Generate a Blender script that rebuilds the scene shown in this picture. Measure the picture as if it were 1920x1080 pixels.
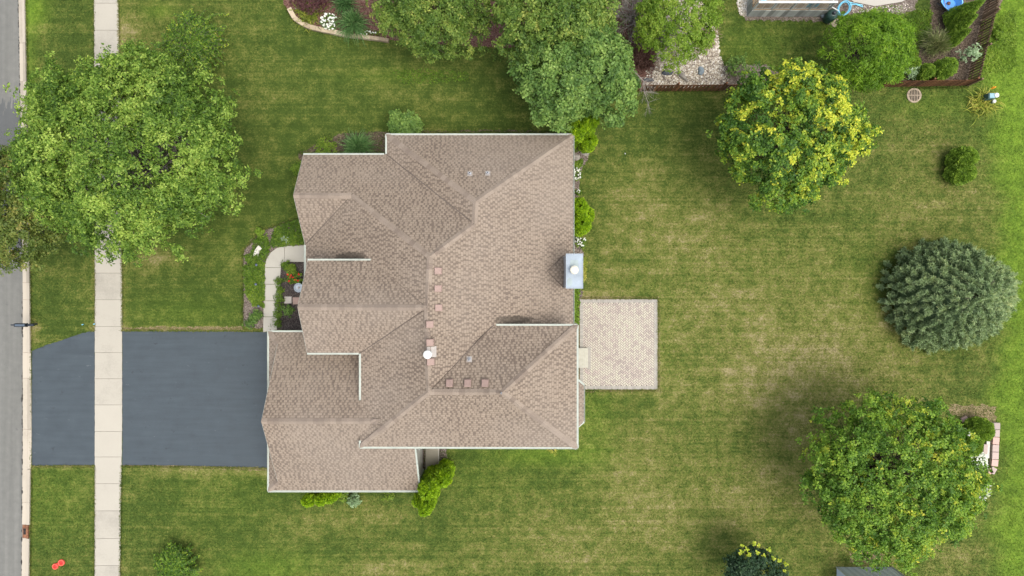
import bpy, math, random
import numpy as np
from mathutils import Vector
# ------------------------------------------------------------------ camera, sky, sun, exposure
for o in list(bpy.data.objects): bpy.data.objects.remove(o)
sc = bpy.context.scene
C = sc.collection
H = 38.7                      # camera height over the lawn
F = 1280.0                    # focal length in pixels of a 1920 wide picture
cd = bpy.data.cameras.new('camera'); cam = bpy.data.objects.new('camera', cd); C.objects.link(cam)
cam.location = (0, 0, H); cam.rotation_euler = (0, 0, 0)
cd.sensor_width = 36.0; cd.lens = 36.0 * F / 1920.0
cd.clip_start = 0.1; cd.clip_end = 3000
sc.camera = cam
SUN = Vector((0.42, -0.26, 1.35)).normalized()
w = bpy.data.worlds.new("World"); sc.world = w; w.use_nodes = True
wn = w.node_tree
sky = wn.nodes.new('ShaderNodeTexSky'); sky.sky_type = 'NISHITA'; sky.sun_disc = False
sky.sun_elevation = math.asin(SUN.z); sky.sun_rotation = math.atan2(SUN.x, SUN.y)
sky.air_density = 1.0; sky.dust_density = 4.0; sky.ozone_density = 0.6
hs = wn.nodes.new('ShaderNodeHueSaturation'); hs.inputs['Saturation'].default_value = 0.45   # high thin cloud greys the sky
wn.links.new(sky.outputs[0], hs.inputs['Color']); wn.links.new(hs.outputs[0], wn.nodes['Background'].inputs[0])
wn.nodes['Background'].inputs[1].default_value = 0.15
sd = bpy.data.lights.new('sun', 'SUN'); sd.energy = 0.95; sd.angle = math.radians(40); sd.color = (1.0, 0.95, 0.87)
so = bpy.data.objects.new('sun', sd); C.objects.link(so); so.rotation_euler = SUN.to_track_quat('Z', 'Y').to_euler()
sc.view_settings.view_transform = 'Standard'; sc.view_settings.look = 'None'
sc.view_settings.exposure = 1.09; sc.view_settings.gamma = 1.0

R = random.Random(7)
rng = np.random.default_rng(11)
# ------------------------------------------------------------------ helpers
def P(px, py, z=0.0):
    k = (H - z) / F
    return Vector(((px - 960) * k, (540 - py) * k, z))
def tag(o, label=None, cat=None, group=None, kind=None):
    if label: o['label'] = label
    if cat: o['category'] = cat
    if group: o['group'] = group
    if kind: o['kind'] = kind
    return o
def empty(name, loc, label, cat, group=None):
    o = bpy.data.objects.new(name, None); C.objects.link(o); o.location = loc
    o.empty_display_size = 0.2
    return tag(o, label, cat, group)
def link(name, me, parent=None):
    o = bpy.data.objects.new(name, me); C.objects.link(o)
    if parent is not None:
        o.parent = parent; q = parent
        off = Vector((0, 0, 0))
        while q is not None: off += Vector(q.location); q = q.parent
        if not me.get('_local'): o.location = -off
    return o
class MB:
    def __init__(s): s.v = []; s.f = []; s.m = []; s.uv = []; s.t = []
    def face(s, pts, mi=0, uv=None, t=0.5):
        b = len(s.v); s.v += [tuple(p) for p in pts]; s.f.append(tuple(range(b, b + len(pts)))); s.m.append(mi)
        s.uv.append(uv if uv else [(0, 0)] * len(pts)); s.t.append(t)
    def mesh(s, vs, fs, mi=0, t=0.5):
        b = len(s.v); s.v += [tuple(p) for p in vs]
        for f in fs: s.f.append(tuple(b + i for i in f)); s.m.append(mi); s.uv.append([(0, 0)] * len(f)); s.t.append(t)
    def box(s, x0, x1, y0, y1, z0, z1, mi=0, t=0.5):
        vs = [(x, y, z) for z in (z0, z1) for x, y in ((x0, y0), (x1, y0), (x1, y1), (x0, y1))]
        s.mesh(vs, [(3, 2, 1, 0), (4, 5, 6, 7), (0, 1, 5, 4), (1, 2, 6, 5), (2, 3, 7, 6), (3, 0, 4, 7)], mi, t)
    def obox(s, p0, p1, wd, z0, z1, mi=0, t=0.5, z0b=None, z1b=None):   # box along p0->p1
        d = Vector((p1[0] - p0[0], p1[1] - p0[1], 0)); n = Vector((-d.y, d.x, 0)).normalized() * wd / 2
        a = Vector((p0[0], p0[1], 0)); b = Vector((p1[0], p1[1], 0))
        z0b = z0 if z0b is None else z0b; z1b = z1 if z1b is None else z1b
        q = [a - n, b - n, b + n, a + n]; lo = [z0, z0b, z0b, z0]; hi = [z1, z1b, z1b, z1]
        vs = [(p.x, p.y, z) for p, z in zip(q, lo)] + [(p.x, p.y, z) for p, z in zip(q, hi)]
        s.mesh(vs, [(3, 2, 1, 0), (4, 5, 6, 7), (0, 1, 5, 4), (1, 2, 6, 5), (2, 3, 7, 6), (3, 0, 4, 7)], mi, t)
    def tube(s, p0, p1, r0, r1, n=6, mi=0, t=0.5, cap=True):
        p0 = Vector(p0); p1 = Vector(p1); d = (p1 - p0)
        if d.length < 1e-5: return
        d.normalize(); a = d.orthogonal().normalized(); b = d.cross(a)
        vs = []
        for p, r in ((p0, r0), (p1, r1)):
            for i in range(n):
                th = 2 * math.pi * i / n; vs.append(p + (a * math.cos(th) + b * math.sin(th)) * r)
        fs = [(i, (i + 1) % n, n + (i + 1) % n, n + i) for i in range(n)]
        if cap: fs += [tuple(range(n))[::-1], tuple(range(n, 2 * n))]
        s.mesh(vs, fs, mi, t)
    def path(s, pts, r0, r1, n=6, mi=0, t=0.5):
        k = len(pts) - 1
        for i in range(k):
            s.tube(pts[i], pts[i + 1], r0 + (r1 - r0) * i / k, r0 + (r1 - r0) * (i + 1) / k, n, mi, t)
    def lathe(s, c, prof, n=16, mi=0, t=0.5, sx=1, sy=1):
        vs = []; c = Vector(c)
        for r, z in prof:
            for i in range(n):
                th = 2 * math.pi * i / n; vs.append((c.x + r * math.cos(th) * sx, c.y + r * math.sin(th) * sy, c.z + z))
        fs = []
        for j in range(len(prof) - 1):
            for i in range(n):
                a = j * n + i; b = j * n + (i + 1) % n; fs.append((a, b, b + n, a + n))
        fs.append(tuple(range(n))[::-1]); fs.append(tuple(range((len(prof) - 1) * n, len(prof) * n)))
        s.mesh(vs, fs, mi, t)
    def rock(s, c, rx, ry, rz, seed=0, mi=0, t=0.5, n=9, m=5):
        r = random.Random(seed); ph = [r.uniform(0, 6.28) for _ in range(6)]; rot = r.uniform(0, 3.14)
        prof = []; vs = []
        for j in range(m + 1):
            la = -0.5 + (math.pi / 2 + 0.5) * j / m
            for i in range(n):
                th = 2 * math.pi * i / n
                k = 1 + .14 * math.sin(2 * th + ph[0]) + .1 * math.sin(3 * th + ph[1] + la * 2) + .07 * math.sin(5 * th + ph[2]) + r.uniform(-.05, .05)
                x = math.cos(la) * math.cos(th) * rx * k; y = math.cos(la) * math.sin(th) * ry * k
                vs.append((c[0] + x * math.cos(rot) - y * math.sin(rot), c[1] + x * math.sin(rot) + y * math.cos(rot), c[2] + math.sin(la) * rz * (1 + r.uniform(-.08, .08))))
        fs = []
        for j in range(m):
            for i in range(n):
                a = j * n + i; b = j * n + (i + 1) % n; fs.append((a, b, b + n, a + n))
        fs.append(tuple(range(m * n, (m + 1) * n)))
        s.mesh(vs, fs, mi, t)
    def build(s, name, mats, parent=None, smooth=False):
        me = bpy.data.meshes.new(name); me.from_pydata(s.v, [], s.f)
        if not isinstance(mats, (list, tuple)): mats = [mats]
        for m in mats: me.materials.append(m)
        me.polygons.foreach_set('material_index', s.m)
        uvl = me.uv_layers.new(name='UVMap')
        flat = [c for f in s.uv for uv in f for c in uv]
        uvl.data.foreach_set('uv', flat)
        at = me.attributes.new('tint', 'FLOAT', 'FACE'); at.data.foreach_set('value', s.t)
        if smooth: me.polygons.foreach_set('use_smooth', [True] * len(s.f))
        me.update()
        return link(name, me, parent)
def npmesh(name, V, nq, mat, tint, parent=None, normals_up=False):     # V (n*nq,3) quads
    n = len(V) // nq
    me = bpy.data.meshes.new(name)
    me.vertices.add(len(V)); me.vertices.foreach_set('co', np.asarray(V, dtype=np.float32).ravel())
    me.loops.add(len(V)); me.loops.foreach_set('vertex_index', np.arange(len(V), dtype=np.int32))
    me.polygons.add(n); me.polygons.foreach_set('loop_start', (np.arange(n) * nq).astype(np.int32))
    me.polygons.foreach_set('loop_total', np.full(n, nq, dtype=np.int32))
    me.update(calc_edges=True)
    at = me.attributes.new('tint', 'FLOAT', 'FACE'); at.data.foreach_set('value', np.asarray(tint, dtype=np.float32))
    me.materials.append(mat)
    return link(name, me, parent)
def nrm(a): return a / (np.linalg.norm(a, axis=-1, keepdims=True) + 1e-9)

# ------------------------------------------------------------------ materials
class NT:
    def __init__(s, name):
        s.m = bpy.data.materials.new(name); s.m.use_nodes = True; s.t = s.m.node_tree
        s.b = s.t.nodes['Principled BSDF']; s.out = s.t.nodes['Material Output']
    def n(s, ty, **kw):
        x = s.t.nodes.new('ShaderNode' + ty)
        for k, v in kw.items(): setattr(x, k, v)
        return x
    def l(s, a, b): s.t.links.new(a, b)
    def set(s, sock, v):
        if hasattr(v, 'links') or isinstance(v, bpy.types.NodeSocket): s.l(v, sock)
        else: sock.default_value = v
    def math(s, op, a, b=None, c=None, clamp=False):
        x = s.n('Math', operation=op); x.use_clamp = clamp
        for i, v in enumerate((a, b, c)):
            if v is not None: s.set(x.inputs[i], v)
        return x.outputs[0]
    def mix(s, f, a, b, mode='MIX'):
        x = s.n('Mix', data_type='RGBA', blend_type=mode)
        s.set(x.inputs[0], f); s.set(x.inputs[6], a if not isinstance(a, tuple) else (*a, 1)[:4]); s.set(x.inputs[7], b if not isinstance(b, tuple) else (*b, 1)[:4])
        return x.outputs[2]
    def pos(s): return s.n('NewGeometry').outputs['Position']
    def uv(s): return s.n('UVMap').outputs[0]
    def map(s, v, sc=(1, 1, 1), loc=(0, 0, 0), rot=(0, 0, 0)):
        x = s.n('Mapping'); s.l(v, x.inputs[0]); x.inputs['Scale'].default_value = sc; x.inputs['Location'].default_value = loc; x.inputs['Rotation'].default_value = rot
        return x.outputs[0]
    def noise(s, v, scale, detail=3, rough=0.55, out=0):
        x = s.n('TexNoise'); s.l(v, x.inputs['Vector']); x.inputs['Scale'].default_value = scale; x.inputs['Detail'].default_value = detail; x.inputs['Roughness'].default_value = rough
        return x.outputs[out]
    def voro(s, v, scale, out='Distance', feature='F1'):
        x = s.n('TexVoronoi', feature=feature); s.l(v, x.inputs['Vector']); x.inputs['Scale'].default_value = scale
        return x.outputs[out]
    def ramp(s, f, stops, interp='LINEAR'):
        x = s.n('ValToRGB'); x.color_ramp.interpolation = interp; e = x.color_ramp.elements
        while len(e) < len(stops): e.new(0.5)
        for el, (p, c) in zip(e, stops): el.position = p; el.color = (*c, 1) if isinstance(c, tuple) else (c, c, c, 1)
        s.l(f, x.inputs[0]); return x.outputs[0]
    def attr(s, name): 
        x = s.n('Attribute'); x.attribute_name = name; return x.outputs['Fac']
    def bump(s, h, strength=0.5, dist=0.02):
        x = s.n('Bump'); s.l(h, x.inputs['Height']); x.inputs['Strength'].default_value = strength; x.inputs['Distance'].default_value = dist
        s.l(x.outputs[0], s.b.inputs['Normal'])
    def fin(s, col=None, rough=0.8, spec=0.3, metal=0.0):
        if col is not None: s.set(s.b.inputs['Base Color'], col if not isinstance(col, tuple) else (*col, 1)[:4])
        s.set(s.b.inputs['Roughness'], rough); s.b.inputs['Specular IOR Level'].default_value = spec; s.b.inputs['Metallic'].default_value = metal
        return s.m
def plain(name, c, rough=0.6, var=0.12, scale=6, spec=0.3, metal=0.0, bump=0.0):
    t = NT(name); p = t.pos()
    a = t.noise(p, scale, 4); b = t.noise(p, scale * 9, 2)
    f = t.math('ADD', t.math('MULTIPLY', a, .7), t.math('MULTIPLY', b, .3))
    col = t.ramp(f, [(0.25, tuple(x * (1 - 1.6 * var) for x in c)), (0.5, c), (0.75, tuple(min(1, x * (1 + 1.3 * var)) for x in c))])
    if bump: t.bump(b, bump, 0.01)
    return t.fin(col, rough, spec, metal)
def leafmat(name, stops, trans=0.30, rough=0.5, noise=0.25, gain=1.22):
    if max(stops[-1][1]) < .55 and stops[-1][1][1] > .2: stops = [(p_, tuple(x * gain for x in c_)) for p_, c_ in stops]
    trans = min(.45, trans * 1.25)
    t = NT(name); p = t.pos()
    tt = t.math('ADD', t.attr('tint'), t.math('MULTIPLY', t.math('SUBTRACT', t.noise(p, 1.1, 2), 0.5), noise))
    col = t.ramp(tt, stops)
    t.fin(col, rough, 0.25)
    tr = t.n('BsdfTranslucent'); t.l(t.mix(1.0, col, (1.25, 1.3, 0.6), 'MULTIPLY'), tr.inputs[0])
    mx = t.n('MixShader'); mx.inputs[0].default_value = trans
    t.l(t.b.outputs[0], mx.inputs[1]); t.l(tr.outputs[0], mx.inputs[2]); t.l(mx.outputs[0], t.out.inputs[0])
    return t.m
M = {}
def shingle(name, cap=False):
    t = NT(name); uv = t.uv(); sp = t.n('SeparateXYZ'); t.l(uv, sp.inputs[0]); u, v = sp.outputs[0], sp.outputs[1]
    big = t.noise(t.pos(), 0.35, 3)
    if not cap:
        vv = t.math('DIVIDE', v, 0.135); row = t.math('FLOOR', vv); fr = t.math('FRACT', vv)
        w1 = t.n('TexWhiteNoise', noise_dimensions='1D'); t.l(row, w1.inputs['W'])
        uu = t.math('ADD', t.math('DIVIDE', u, 0.235), t.math('ADD', t.math('MULTIPLY', row, .5), t.math('MULTIPLY', w1.outputs[0], .38)))
        # uneven tab widths
        wob = t.n('TexNoise', noise_dimensions='2D'); cb = t.n('CombineXYZ'); t.l(t.math('MULTIPLY', uu, 0.9), cb.inputs[0]); t.l(t.math('MULTIPLY', row, 7.3), cb.inputs[1]); t.l(cb.outputs[0], wob.inputs['Vector']); wob.inputs['Scale'].default_value = 1.0
        uu = t.math('ADD', uu, t.math('MULTIPLY', wob.outputs[0], 1.0))
        cell = t.math('FLOOR', uu); fu = t.math('FRACT', uu)
        c2 = t.n('CombineXYZ'); t.l(cell, c2.inputs[0]); t.l(row, c2.inputs[1])
        w2 = t.n('TexWhiteNoise', noise_dimensions='2D'); t.l(c2.outputs[0], w2.inputs['Vector'])
        wd_ = t.math('ADD', t.math('MULTIPLY', w2.outputs[0], .42), t.math('ADD', .25, t.math('MULTIPLY', t.math('SUBTRACT', big, .5), .55)))
        dk = t.math('MULTIPLY', t.math('SUBTRACT', wd_, fu), 9.0, clamp=True)
        s3 = t.n('SeparateColor'); t.l(w2.outputs['Color'], s3.inputs[0])
        lightc = t.ramp(s3.outputs[1], [(0.0, (.246, .197, .150)), (1.0, (.212, .169, .129))])
        darkc = t.ramp(s3.outputs[2], [(0.0, (.150, .117, .090)), (1.0, (.124, .097, .076))])
        col = t.mix(dk, lightc, darkc)
        line = t.math('LESS_THAN', fr, 0.16)
        col = t.mix(t.math('MULTIPLY', line, 0.5), col, (.085, .062, .05))
        t.bump(t.math('SUBTRACT', t.math('MULTIPLY', w2.outputs[0], .4), fr), 0.5, 0.02)
    else:
        cell = t.math('FLOOR', t.math('DIVIDE', u, 0.235)); w2 = t.n('TexWhiteNoise', noise_dimensions='1D'); t.l(cell, w2.inputs['W'])
        col = t.ramp(w2.outputs[0], [(0, (.245, .198, .156)), (.5, (.215, .172, .135)), (1, (.168, .132, .105))])
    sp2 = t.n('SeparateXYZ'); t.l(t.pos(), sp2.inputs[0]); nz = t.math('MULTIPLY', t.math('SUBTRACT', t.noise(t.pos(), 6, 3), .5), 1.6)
    for (sx_, sy_, ra, rb) in ((-8.15, 1.55, 1.0, .30), (.08, -1.58, 1.05, .24)):     # ragged dark ellipses on the shingles above two eaves
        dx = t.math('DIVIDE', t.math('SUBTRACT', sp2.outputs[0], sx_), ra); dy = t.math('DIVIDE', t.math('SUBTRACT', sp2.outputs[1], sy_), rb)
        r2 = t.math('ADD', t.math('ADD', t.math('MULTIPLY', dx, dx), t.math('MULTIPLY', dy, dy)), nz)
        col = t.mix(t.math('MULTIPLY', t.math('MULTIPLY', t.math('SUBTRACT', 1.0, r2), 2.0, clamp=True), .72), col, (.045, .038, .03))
    g = t.noise(t.pos(), 26, 2)
    col = t.mix(0.35, col, t.ramp(g, [(.3, .30), (.7, .75)]), 'OVERLAY')
    col = t.mix(t.math('MULTIPLY', t.ramp(t.noise(t.map(t.pos(), (1, 1, 1)), 0.16, 3), [(.42, 0.0), (.65, 1.0)]), .28), col, (.275, .235, .195))
    return t.fin(col, 0.92, 0.15)
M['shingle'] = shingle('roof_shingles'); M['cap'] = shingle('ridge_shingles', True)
M['trim'] = plain('white_trim', (.355, .385, .335), .55, .10, 3)
M['gutterin'] = plain('gutter_inside', (.10, .10, .11), .6, .3, 5)
def siding():
    t = NT('lap_siding'); s = t.n('SeparateXYZ'); t.l(t.pos(), s.inputs[0]); f = t.math('FRACT', t.math('DIVIDE', s.outputs[2], 0.11))
    col = t.mix(t.math('LESS_THAN', f, .1), (.46, .44, .40), (.27, .26, .24)); t.bump(f, .4, .01); return t.fin(col, .6)
M['siding'] = siding()
def brickm():
    t = NT('wall_brick'); b = t.n('TexBrick'); t.l(t.map(t.pos(), (1, 1, 1), rot=(math.pi / 2, 0, 0)), b.inputs['Vector']); b.inputs['Scale'].default_value = 4
    b.inputs['Color1'].default_value = (.30, .14, .10, 1); b.inputs['Color2'].default_value = (.22, .11, .08, 1); b.inputs['Mortar'].default_value = (.4, .38, .35, 1)
    return t.fin(b.outputs[0], .85)
M['brick'] = brickm()
M['glass'] = NT('window_glass').fin((.04, .05, .06), .08, .6)
M['conc'] = None
def concrete(name, c, dirt=0.5):
    t = NT(name); p = t.pos(); a = t.noise(p, .8, 4); b = t.noise(p, 14, 3, .7); d = t.noise(p, 55, 2)
    f = t.math('ADD', t.math('MULTIPLY', a, .6), t.math('MULTIPLY', b, .4))
    f = t.math('ADD', f, t.math('MULTIPLY', t.math('SUBTRACT', t.attr('tint'), .5), .55))
    col = t.ramp(f, [(.25, tuple(x * (1 - dirt * .45) for x in c)), (.48, tuple(x * .94 for x in c)), (.75, c)])
    sp = t.ramp(t.voro(p, 9), [(.03, 0.0), (.07, 1.0)])
    col = t.mix(t.math('MULTIPLY', t.math('SUBTRACT', 1.0, sp), .35), col, tuple(x * .5 for x in c))
    t.bump(d, .25, .004); return t.fin(col, .9, .2)
M['side'] = concrete('sidewalk_concrete', (.36, .335, .28), .6)
M['walk'] = concrete('walkway_concrete', (.385, .365, .315), .25)
M['curb'] = concrete('curb_concrete', (.40, .355, .285), .6)
def curbstain():
    t = NT('curb_joint'); a = t.noise(t.pos(), 3.5, 4, .7); return t.fin(t.ramp(a, [(.35, (.10, .07, .055)), (.6, (.26, .2, .16))]), .9)
M['curbgap'] = curbstain()
def road():
    t = NT('road_asphalt'); p = t.pos(); fine = t.noise(p, 60, 2); mid = t.noise(p, 3, 4); st = t.noise(t.map(p, (2.2, .05, 1)), 1.2, 3)
    f = t.math('ADD', t.math('ADD', t.math('MULTIPLY', fine, .3), t.math('MULTIPLY', mid, .25)), t.math('MULTIPLY', st, .45))
    col = t.ramp(f, [(.3, (.100, .100, .092)), (.5, (.138, .137, .124)), (.7, (.185, .182, .165))])
    # wet / sealed stain towards the north, with a ragged edge
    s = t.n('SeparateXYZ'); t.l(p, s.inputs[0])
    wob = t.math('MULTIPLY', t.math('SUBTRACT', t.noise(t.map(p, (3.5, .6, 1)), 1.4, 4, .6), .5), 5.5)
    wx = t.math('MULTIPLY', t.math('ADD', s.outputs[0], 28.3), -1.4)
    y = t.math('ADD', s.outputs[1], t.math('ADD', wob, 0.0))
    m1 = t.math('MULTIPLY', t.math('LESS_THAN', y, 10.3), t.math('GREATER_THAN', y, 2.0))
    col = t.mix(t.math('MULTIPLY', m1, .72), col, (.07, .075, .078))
    bl = t.ramp(t.noise(p, 1.7, 5, .7), [(.66, 0.0), (.70, 1.0)])
    col = t.mix(t.math('MULTIPLY', bl, .6), col, (.09, .09, .088))
    t.bump(fine, .5, .006); return t.fin(col, .85, .25)
M['road'] = road()
def drive():
    t = NT('driveway_sealcoat'); p = t.pos(); fine = t.noise(p, 70, 2); mid = t.noise(p, 1.3, 5, .6); st = t.noise(t.map(p, (.25, 3.0, 1)), 1.6, 4)
    f = t.math('ADD', t.math('ADD', t.math('MULTIPLY', fine, .30), t.math('MULTIPLY', mid, .45)), t.math('MULTIPLY', st, .25))
    col = t.ramp(f, [(.3, (.027, .036, .043)), (.5, (.041, .054, .063)), (.72, (.059, .075, .085))])
    sc_ = t.ramp(t.noise(t.map(p, (1, 2.6, 1), rot=(0, 0, .4)), 2.3, 6, .75), [(.655, 0.0), (.70, 1.0)])
    col = t.mix(t.math('MULTIPLY', sc_, .6), col, (.17, .185, .19))
    dk = t.ramp(t.noise(t.map(p, (1, 1, 1), loc=(9, 4, 0)), 1.9, 6, .75), [(.62, 0.0), (.69, 1.0)])
    col = t.mix(t.math('MULTIPLY', dk, .65), col, (.022, .028, .034))
    t.bump(fine, .5, .004); return t.fin(col, t.ramp(mid, [(.3, .55), (.7, .8)]), .35)
M['drive'] = drive()
def lawnmat(name, blades=False):
    t = NT(name); p = t.pos()
    dry, lush = t.attr('dry'), t.attr('lush')
    n1 = t.noise(p, .30, 4, .6); n2 = t.noise(p, 1.6, 5, .68); n3 = t.noise(p, 9, 3, .7); n4 = t.noise(p, 30, 2, .6)
    st = t.noise(t.map(p, (.10, 2.3, 1)), 1.1, 4, .6); st2 = t.noise(t.map(p, (.07, 6.5, 1), loc=(4, 9, 0)), 1.0, 2)
    f = t.math('ADD', t.math('MULTIPLY', t.math('SUBTRACT', n1, .5), .8), t.math('MULTIPLY', t.math('SUBTRACT', n2, .5), 1.45))
    f = t.math('ADD', f, t.math('MULTIPLY', t.math('SUBTRACT', n3, .5), 1.3))
    f = t.math('ADD', f, t.math('MULTIPLY', t.math('SUBTRACT', n4, .5), 1.15))
    f = t.math('ADD', f, t.math('MULTIPLY', t.math('SUBTRACT', st, .5), .45)); f = t.math('ADD', f, t.math('MULTIPLY', t.math('SUBTRACT', st2, .5), .48))
    if blades: f = t.math('ADD', f, t.math('MULTIPLY', t.math('SUBTRACT', t.attr('tint'), .5), .30))
    f = t.math('ADD', f, t.math('ADD', t.math('MULTIPLY', dry, 0.50), .17), clamp=True)
    col = t.ramp(f, [(0.0, (.040, .068, .010)), (.25, (.068, .100, .016)), (.45, (.112, .130, .026)), (.65, (.164, .164, .044)), (.85, (.212, .190, .078)), (1.0, (.29, .24, .125))])
    lf = t.math('MULTIPLY', lush, t.ramp(n2, [(.25, .45), (.6, 1.0)]))
    colL = t.ramp(t.math('ADD', t.math('MULTIPLY', n3, .6), t.math('MULTIPLY', n2, .4)), [(.3, (.068, .138, .010)), (.5, (.118, .205, .016)), (.7, (.185, .27, .03))])
    col = t.mix(lf, col, colL)
    t.bump(t.math('ADD', n3, n4), .8, .05)
    return t.fin(col, .85, .15)
M['lawn'] = lawnmat('lawn_grass'); M['blade'] = lawnmat('grass_blades', True)
def mulch(name, a, b, c, chips=22):
    t = NT(name); p = t.pos(); v = t.n('TexVoronoi'); t.l(t.map(p, (1, 1.6, 1), rot=(0, 0, .5)), v.inputs['Vector']); v.inputs['Scale'].default_value = chips
    s = t.n('SeparateColor'); t.l(v.outputs['Color'], s.inputs[0]); f = t.math('ADD', t.math('MULTIPLY', s.outputs[0], .7), t.math('MULTIPLY', t.noise(p, 2, 4), .5))
    t.bump(v.outputs['Distance'], .9, .04); return t.fin(t.ramp(f, [(.2, a), (.6, b), (.95, c)]), .95, .1)
M['mulch_dark'] = mulch('dark_mulch', (.028, .022, .02), (.06, .05, .046), (.13, .11, .10))
M['mulch_gray'] = mulch('weathered_mulch', (.07, .05, .04), (.15, .12, .10), (.27, .23, .19))
M['mulch_red'] = mulch('reddish_mulch', (.06, .028, .02), (.14, .07, .055), (.24, .15, .12))
M['soil'] = mulch('garden_soil', (.045, .032, .022), (.09, .068, .05), (.17, .13, .095), 14)
M['pebble'] = mulch('pebble_ground', (.13, .10, .07), (.33, .28, .21), (.55, .5, .42), 12)
M['edge_dry'] = mulch('dry_turf_edge', (.10, .08, .035), (.20, .16, .08), (.34, .27, .16), 26)
def attrmat(name, stops, rough=.85, spec=.2, nz=.2, sc=20):
    t = NT(name); f = t.math('ADD', t.attr('tint'), t.math('MULTIPLY', t.math('SUBTRACT', t.noise(t.pos(), sc, 3), .5), nz))
    t.bump(t.noise(t.pos(), sc * 2, 2), .3, .005); return t.fin(t.ramp(f, stops), rough, spec)
M['paver'] = attrmat('patio_pavers', [(0, (.30, .255, .225)), (.3, (.36, .305, .265)), (.6, (.405, .365, .30)), (.85, (.43, .405, .315)), (1, (.385, .305, .28))], nz=.10, sc=9)
M['paverb'] = attrmat('patio_border', [(0, (.255, .24, .205)), (.5, (.29, .27, .235)), (1, (.33, .31, .265))], nz=.3, sc=9)
M['sand'] = plain('joint_sand', (.12, .108, .085), .95, .2, 20)
M['stone'] = attrmat('edging_stone', [(0, (.22, .17, .11)), (.5, (.38, .31, .21)), (1, (.5, .42, .30))], nz=.5, sc=5)
M['rocks'] = attrmat('river_stones', [(0, (.12, .10, .09)), (.3, (.26, .22, .18)), (.6, (.42, .37, .29)), (.85, (.58, .54, .46)), (1, (.7, .68, .63))], nz=.2)
M['slate'] = plain('blue_slate', (.17, .21, .235), .75, .3, 6, bump=.4)
M['slate_dark'] = plain('dark_slate', (.07, .08, .095), .7, .35, 6, bump=.4)
M['grayrock'] = plain('grey_boulder', (.24, .22, .19), .85, .35, 5, bump=.4)
M['whiterock'] = plain('pale_stone', (.50, .48, .42), .85, .15, 8, bump=.3)
M['fence'] = attrmat('stained_fence_wood', [(0, (.055, .026, .014)), (.5, (.115, .05, .024)), (1, (.19, .085, .04))], .7, .25, .5, 7)
M['fencegray'] = attrmat('weathered_fence_wood', [(0, (.07, .045, .028)), (.5, (.135, .085, .052)), (1, (.21, .145, .09))], .8, .2, .5, 7)
M['bark'] = plain('bark', (.105, .082, .062), .95, .3, 9, bump=.6)
M['barkgray'] = plain('grey_bark', (.22, .195, .17), .95, .25, 9, bump=.6)
M['barktan'] = plain('tan_twigs', (.26, .185, .125), .9, .3, 9)
M['blackmetal'] = plain('black_mailbox_metal', (.012, .017, .024), .42, .2, 5, .5)
M['bluegray'] = plain('mailbox_top_sheen', (.065, .088, .115), .35, .1, 5, .6)
M['whiteplastic'] = plain('white_plastic', (.58, .59, .56), .4, .05, 5, .4)
M['bluetub'] = plain('blue_plastic', (.065, .25, .62), .35, .12, 3, .45)
M['bluerim'] = plain('light_blue_plastic', (.16, .42, .78), .4, .08, 3, .45)
M['hose'] = plain('light_blue_hose', (.17, .50, .68), .4, .15, 6, .4)
M['tank'] = plain('green_tank', (.022, .055, .045), .35, .2, 3, .5)
M['utility'] = plain('utility_green', (.05, .10, .095), .5, .12, 3)
M['utiltop'] = plain('utility_lid', (.20, .33, .37), .5, .08, 5)
M['red'] = plain('red_plastic', (.50, .025, .02), .45, .15, 9, .4)
M['redrim'] = plain('coral_plastic', (.66, .085, .055), .45, .12, 9, .4)
M['rust'] = plain('rusty_iron', (.19, .085, .045), .8, .5, 6, bump=.4)
M['iron'] = plain('dark_iron', (.045, .034, .03), .7, .4, 8)
M['rim_conc'] = plain('worn_concrete_ring', (.29, .235, .17), .9, .25, 8, bump=.3)
M['ventred'] = plain('terracotta_vent', (.27, .19, .16), .6, .10, 8)
M['pipe'] = plain('grey_vent_pipe', (.42, .44, .48), .5, .2, 9, .5)
M['hole'] = NT('dark_opening').fin((.01, .01, .01), .9)
M['flash'] = plain('pale_flashing', (.33, .30, .27), .5, .12, 7)
M['capmetal'] = plain('blue_white_metal', (.25, .295, .335), .5, .15, 2.2, .3)
M['cappatch'] = plain('grey_green_metal', (.25, .30, .30), .5, .15, 4)
M['capcream'] = plain('cream_metal', (.50, .475, .39), .5, .06, 4)
M['deckgray'] = attrmat('weathered_deck_wood', [(0, (.20, .205, .19)), (.5, (.31, .32, .30)), (1, (.43, .44, .41))], .85, .2, .4, 6)
M['deckfloor'] = attrmat('tan_deck_boards', [(0, (.17, .11, .06)), (.5, (.30, .22, .13)), (1, (.42, .34, .22))], .85, .2, .4, 6)
M['shed'] = attrmat('grey_shed_panel', [(0, (.36, .41, .42)), (.5, (.42, .48, .49)), (1, (.5, .55, .56))], .45, .4, .2, 4)
M['shedside'] = plain('shed_side', (.46, .54, .62), .5, .06, 3)
M['pink'] = attrmat('pink_grey_block', [(0, (.30, .25, .22)), (.5, (.42, .33, .29)), (1, (.50, .31, .26))], .9, .2, .3, 12)
M['step'] = plain('composite_step', (.40, .385, .31), .8, .10, 6)
M['white_flower'] = leafmat('white_petals', [(0, (.6, .62, .58)), (1, (.85, .85, .82))], .2)
M['red_flower'] = leafmat('red_petals', [(0, (.55, .02, .02)), (1, (.8, .06, .04))], .2)
M['orange_flower'] = leafmat('orange_petals', [(0, (.7, .3, .02)), (1, (.85, .45, .05))], .2)
G = lambda *s: list(s)
M['lf_maple'] = leafmat('bright_green_leaves', G((0, (.034, .075, .010)), (.35, (.085, .160, .020)), (.65, (.178, .275, .042)), (1, (.33, .42, .085))), .34)
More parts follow.
